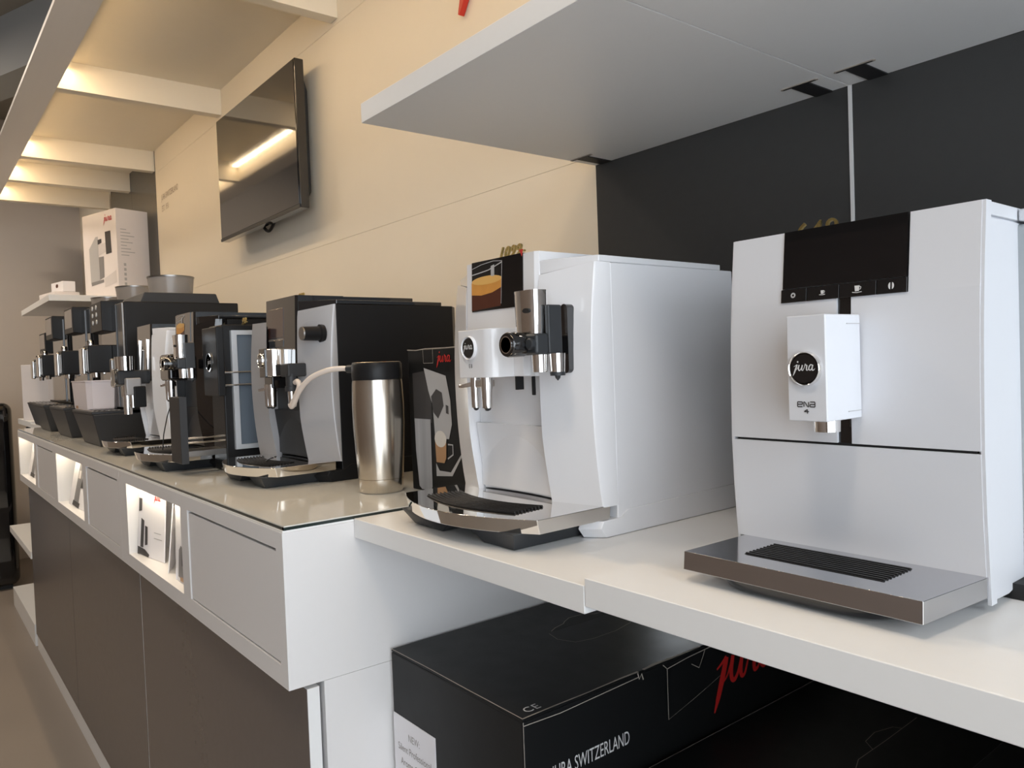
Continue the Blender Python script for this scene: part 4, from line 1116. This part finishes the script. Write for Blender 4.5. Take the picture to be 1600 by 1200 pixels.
# ------------------------------------------------------------------ brochures in the lit niches
def brochure(loc, w, h, lean, turn, label, style):
    b = thing('brochure', loc, label, 'brochure', 'brochures in the counter niches')
    b.rotation_euler = (R(lean), R(0), R(turn))
    obj('cover', MB().box(-w / 2, w / 2, -0.0012, 0.0012, 0.0, h), 'paper', b, bevel=0.0005, seg=1)
    ff = facing('front', (-w / 2, -0.0018, 0))
    if style == 0:
        a = MB(); flat(a, ff, [(0.0, 0.0), (0.10 * w, 0.01 * h), (0.42 * w, 0.0), (0.46 * w, 0.04 * h), (0.28 * w, 0.10 * h), (0.0, 0.12 * h)]); flat(a, ff, [(0.10 * w, 0.12 * h), (0.22 * w, 0.12 * h), (0.24 * w, 0.52 * h), (0.12 * w, 0.55 * h)]); flat(a, ff, [(0.28 * w, 0.16 * h), (0.38 * w, 0.18 * h), (0.37 * w, 0.44 * h), (0.27 * w, 0.45 * h)]); flat(a, ff, [(0.02 * w, 0.64 * h), (0.14 * w, 0.66 * h), (0.14 * w, 0.84 * h), (0.02 * w, 0.84 * h)])
        obj('picture', a, 'print_dark', b)
        word_mark('cover_word', 0.25 * w, 'red_print', b, facing('front', (0.10 * w, -0.0020, 0.85 * h)))
        a = MB(); flat(a, ff, [(0.62 * w, 0.38 * h), (0.88 * w, 0.38 * h), (0.88 * w, 0.39 * h), (0.62 * w, 0.39 * h)]); flat(a, ff, [(0.62 * w, 0.30 * h), (0.92 * w, 0.30 * h), (0.92 * w, 0.31 * h), (0.62 * w, 0.31 * h)])
        obj('cover_text', a, 'print_light', b)
    elif style == 1:
        a = MB(); flat(a, ff, [(0.18 * w, 0.06 * h), (0.52 * w, 0.03 * h), (0.50 * w, 0.42 * h), (0.34 * w, 0.47 * h), (0.22 * w, 0.40 * h)]); flat(a, ff, [(0.36 * w, 0.70 * h), (0.58 * w, 0.70 * h), (0.60 * w, 0.92 * h), (0.40 * w, 0.92 * h)])
        obj('picture', a, 'print_mid', b)
        a = MB(); flat(a, ff, [(0.52 * w, 0.40 * h), (0.74 * w, 0.42 * h), (0.80 * w, 0.58 * h), (0.66 * w, 0.62 * h), (0.54 * w, 0.52 * h)], 0.0004); flat(a, ff, [(0.40 * w, 0.22 * h), (0.46 * w, 0.22 * h), (0.46 * w, 0.46 * h), (0.40 * w, 0.46 * h)], 0.0004)
        obj('picture_detail', a, 'print_dark', b)
        a = MB(); flat(a, ff, [(0.30 * w, 0.02 * h), (0.62 * w, 0.02 * h), (0.70 * w, 0.09 * h), (0.30 * w, 0.07 * h)], 0.0006)
        obj('picture_base', a, 'print_latte', b)
    elif style == 3:
        for nm_, mt_, pts in (('picture_column', 'print_mid', [(0.22, 0.04), (0.46, 0.02), (0.44, 0.55), (0.40, 0.92), (0.26, 0.90)]), ('picture_spout', 'print_dark', [(0.44, 0.40), (0.60, 0.42), (0.60, 0.58), (0.46, 0.62)]), ('picture_base', 'print_dark', [(0.18, 0.02), (0.50, 0.0), (0.52, 0.10), (0.20, 0.12)]), ('picture_label', 'print_pale', [(0.28, 0.58), (0.39, 0.58), (0.38, 0.74), (0.29, 0.74)])):
            a = MB(); flat(a, ff, [(x * w, z * h) for x, z in pts], {'picture_column': 0.0, 'picture_spout': 0.0003, 'picture_base': 0.0004, 'picture_label': 0.0005}[nm_])
            obj(nm_, a, mt_, b)
    return b


brochure((-0.868, -0.616, 0.8046), 0.150, 0.158, -4, 8, 'lavender white brochure with dark machine, standing first in near niche', 0)
brochure((-0.752, -0.597, 0.8046), 0.130, 0.160, -6, -24, 'plain white brochure behind the lavender one in the near niche', 2)
brochure((-0.680, -0.594, 0.8046), 0.125, 0.160, -6, -30, 'plain white brochure in the middle of the near niche', 2)
brochure((-0.574, -0.623, 0.8046), 0.118, 0.160, -2, 0, 'brochure with grey machine picture in the near niche', 1)
brochure((-1.780, -0.616, 0.8046), 0.300, 0.160, -11, 2, 'wide brochure with grey machine in the middle niche', 3)
brochure((-1.577, -0.618, 0.8046), 0.100, 0.155, -11, 2, 'narrow brochure with dark picture at the side of the middle niche', 3)
brochure((-2.830, -0.616, 0.8046), 0.300, 0.160, -10, 2, 'brochure with dark machine in the far niche', 3)
brochure((-2.620, -0.618, 0.8046), 0.105, 0.155, -10, 2, 'narrow pale brochure at the side of the far niche', 3)

# ------------------------------------------------------------------ black cartons below the display boards
c1 = thing('machine_carton', (0.006, -0.483, 0.3345), 'large black carton with white sticker under the display boards', 'carton')
obj('carton_shell', MB().box(0, 0.319, 0, 0.70, 0.0, 0.456), 'carton_black', c1, bevel=0.003)
obj('carton_lid', MB().box(0.0005, 0.3185, 0.0005, 0.6995, 0.4562, 0.4600), 'carton_black', c1, bevel=0.001)
e = MB()
top = lambda q: (q.x, q.y, 0.4604)
e.ribbon([(0.0, 0.0), (0.10, 0.001), (0.20, 0.0), (0.319, 0.0)], 0.0016, top)
e.ribbon([(0.0, -0.0015 + 0.0), (0.319, -0.0015)], 0.0009, lambda q: (q.x, -0.0012, 0.4500 + 0.002 * math.sin(q.x * 40)))
e.ribbon([(0.3185, 0.0), (0.3180, 0.05), (0.3190, 0.11), (0.3175, 0.17), (0.3185, 0.205)], [0.002, 0.0022, 0.0018, 0.003, 0.004], top)
e.ribbon([(0.3185, 0.215), (0.3165, 0.24), (0.3190, 0.29), (0.3185, 0.34)], [0.004, 0.006, 0.004, 0.003], top)
sidep = lambda q: (0.3196, q.x, q.y)
e.ribbon([(0.0, 0.4515), (0.06, 0.4490), (0.13, 0.4510), (0.205, 0.4530)], 0.0010, sidep)
e.ribbon([(0.203, 0.4590), (0.206, 0.4500), (0.211, 0.4560), (0.214, 0.4470)], 0.0022, sidep)
e.ribbon([(0.255, 0.4560), (0.264, 0.4480), (0.264, 0.375), (0.30, 0.398), (0.375, 0.430)][0:3], 0.0011, sidep)
e.ribbon([(0.264, 0.4480), (0.310, 0.4520), (0.375, 0.4545)], 0.0011, sidep)
e.ribbon([(0.264, 0.3750), (0.330, 0.3900), (0.400, 0.4080)], 0.0004, sidep)
e.ribbon([(0.318, 0.4400), (0.335, 0.4300), (0.345, 0.4450), (0.350, 0.4540)], 0.0011, sidep)
e.ribbon([(0.0, 0.30), (0.0, 0.456)], 0.0008, sidep)
obj('worn_edges', e, 'carton_edge', c1)
hole = MB()
hole.prism([(0.112 + 0.004, 0.222), (0.112, 0.232), (0.105, 0.262), (0.098, 0.270), (0.088, 0.285), (0.090, 0.320), (0.105, 0.334), (0.110, 0.372), (0.118, 0.372), (0.120, 0.300), (0.118, 0.24)], 'z', 0.4585, 0.4602)
obj('hand_hole', hole, 'black_gap', c1)
e = MB()
e.ribbon([(0.117, 0.224), (0.109, 0.240), (0.104, 0.262), (0.098, 0.270), (0.089, 0.288), (0.092, 0.318), (0.105, 0.332), (0.109, 0.372)], 0.0012, lambda q: (q.x, q.y, 0.4606))
e.ribbon([(0.122, 0.215), (0.150, 0.208), (0.178, 0.220), (0.186, 0.250), (0.186, 0.300), (0.176, 0.345)], 0.0007, lambda q: (q.x, q.y, 0.4606))
obj('hand_flap_crease', e, 'carton_edge', c1)
lb = obj('sticker', MB().box(0.002, 0.119, -0.0012, -0.0002, 0.2, 0.3640), 'paper', c1)
for k, (s, z) in enumerate((('NEW:', 0.333), ('Silent Professional', 0.312), ('Aroma Grinder', 0.291))):
    text_mesh('sticker_text', s, 0.0155, 'print_grey', lb, facing('front', (0.0605, -0.0015, z)), align='CENTER', squeeze=0.82)
text_mesh('carton_text', 'JURA SWITZERLAND', 0.0260, 'print_white', c1, facing('side', (0.3198, 0.043, 0.369)), squeeze=0.58)
word_mark('carton_word', 0.165, 'red_print', c1, facing('side', (0.3199, 0.372, 0.385)))
text_mesh('ce_mark', 'CE', 0.019, 'print_white', c1, Matrix.Translation(Vector((0.310, 0.014, 0.4605))) @ Matrix.Rotation(R(90), 4, 'Z'), space=1.15)

c2 = thing('machine_carton', (0.336, -0.470, 0.3345), 'lower black carton with handle slit beside the stickered carton', 'carton')
obj('carton_shell', MB().box(0, 0.300, 0.10, 0.80, 0.0, 0.330), 'carton_black', c2, bevel=0.003)
e = MB()
t2 = lambda q: (q.x, q.y, 0.3304)
e.ribbon([(0.001, 0.10), (0.001, 0.80)], 0.0010, t2)
e.ribbon([(0.292, 0.10), (0.291, 0.30), (0.293, 0.50), (0.298, 0.515), (0.292, 0.54)], 0.0012, t2)
e.ribbon([(0.298, 0.10), (0.299, 0.30), (0.298, 0.50)], 0.0008, t2)
e.ribbon([(0.200, 0.36), (0.178, 0.42), (0.178, 0.50), (0.176, 0.60)], 0.0009, t2)
e.ribbon([(0.178, 0.46), (0.160, 0.475), (0.156, 0.51), (0.166, 0.545), (0.177, 0.55)], 0.0009, t2)
obj('worn_edges', e, 'carton_edge', c2)
for k, (x0, x1, h, lab) in enumerate(((0.645, 1.010, 0.36, 'plain black carton beneath the raised display board, beyond the handle slit carton'), (1.030, 1.420, 0.60, 'unseen tall black carton added to block daylight under the display boards'))):  # the tall outer carton is unseen, added to keep low daylight out
    cc_ = thing('machine_carton', (x0, -0.40, 0.3345), lab, 'carton')
    obj('carton_shell', MB().box(0, x1 - x0, 0.0, 0.74, 0.0, h), 'carton_black', cc_, bevel=0.003)
    obj('lid_seam', MB().box(0.004, x1 - x0 - 0.004, 0.365, 0.367, h - 0.001, h + 0.0006), 'black_gap', cc_)
tag(obj('storage_shelf', MB().box(0.001, 1.60, -0.50, 0.398, 0.30, 0.3340), 'white_lam', bevel=0.001), 'low white shelf board carrying the black cartons', 'shelf')
for k, x in enumerate((0.03, 0.80, 1.57)):
    tag(obj('shelf_post', MB().box(x - 0.015, x + 0.015, -0.40, 0.30, 0.0, 0.2998), 'white_lam'), 'white upright holding the low shelf, ' + ('against the counter side', 'in the middle', 'at the outer end')[k], 'upright', 'low shelf uprights')

# ------------------------------------------------------------------ black cooler tower at the far end
ck = thing('milk_cooler', (-4.575, -0.70, 0.0), 'tall glossy black cooler tower with blue light at the far end', 'cooler')
obj('tower', MB().box(-0.25, 0.25, -0.18, 0.16, 0.02, 1.10), 'gloss_black', ck, bevel=0.05, seg=5)
obj('door', MB().box(-0.22, 0.22, -0.20, -0.178, 0.06, 1.02), 'gloss_black', ck, bevel=0.008)
obj('handle', MB().tube([(0.19, -0.225, 0.30), (0.19, -0.235, 0.50), (0.19, -0.235, 0.80), (0.19, -0.225, 0.95)], 0.010, 10), 'chrome', ck, smooth=60)
obj('light_strip', MB().box(-0.20, -0.185, -0.204, -0.199, 0.08, 0.95), 'blue_led', ck)
obj('foot', MB().box(-0.20, 0.20, -0.14, 0.12, 0.0, 0.022), 'black_gap', ck)
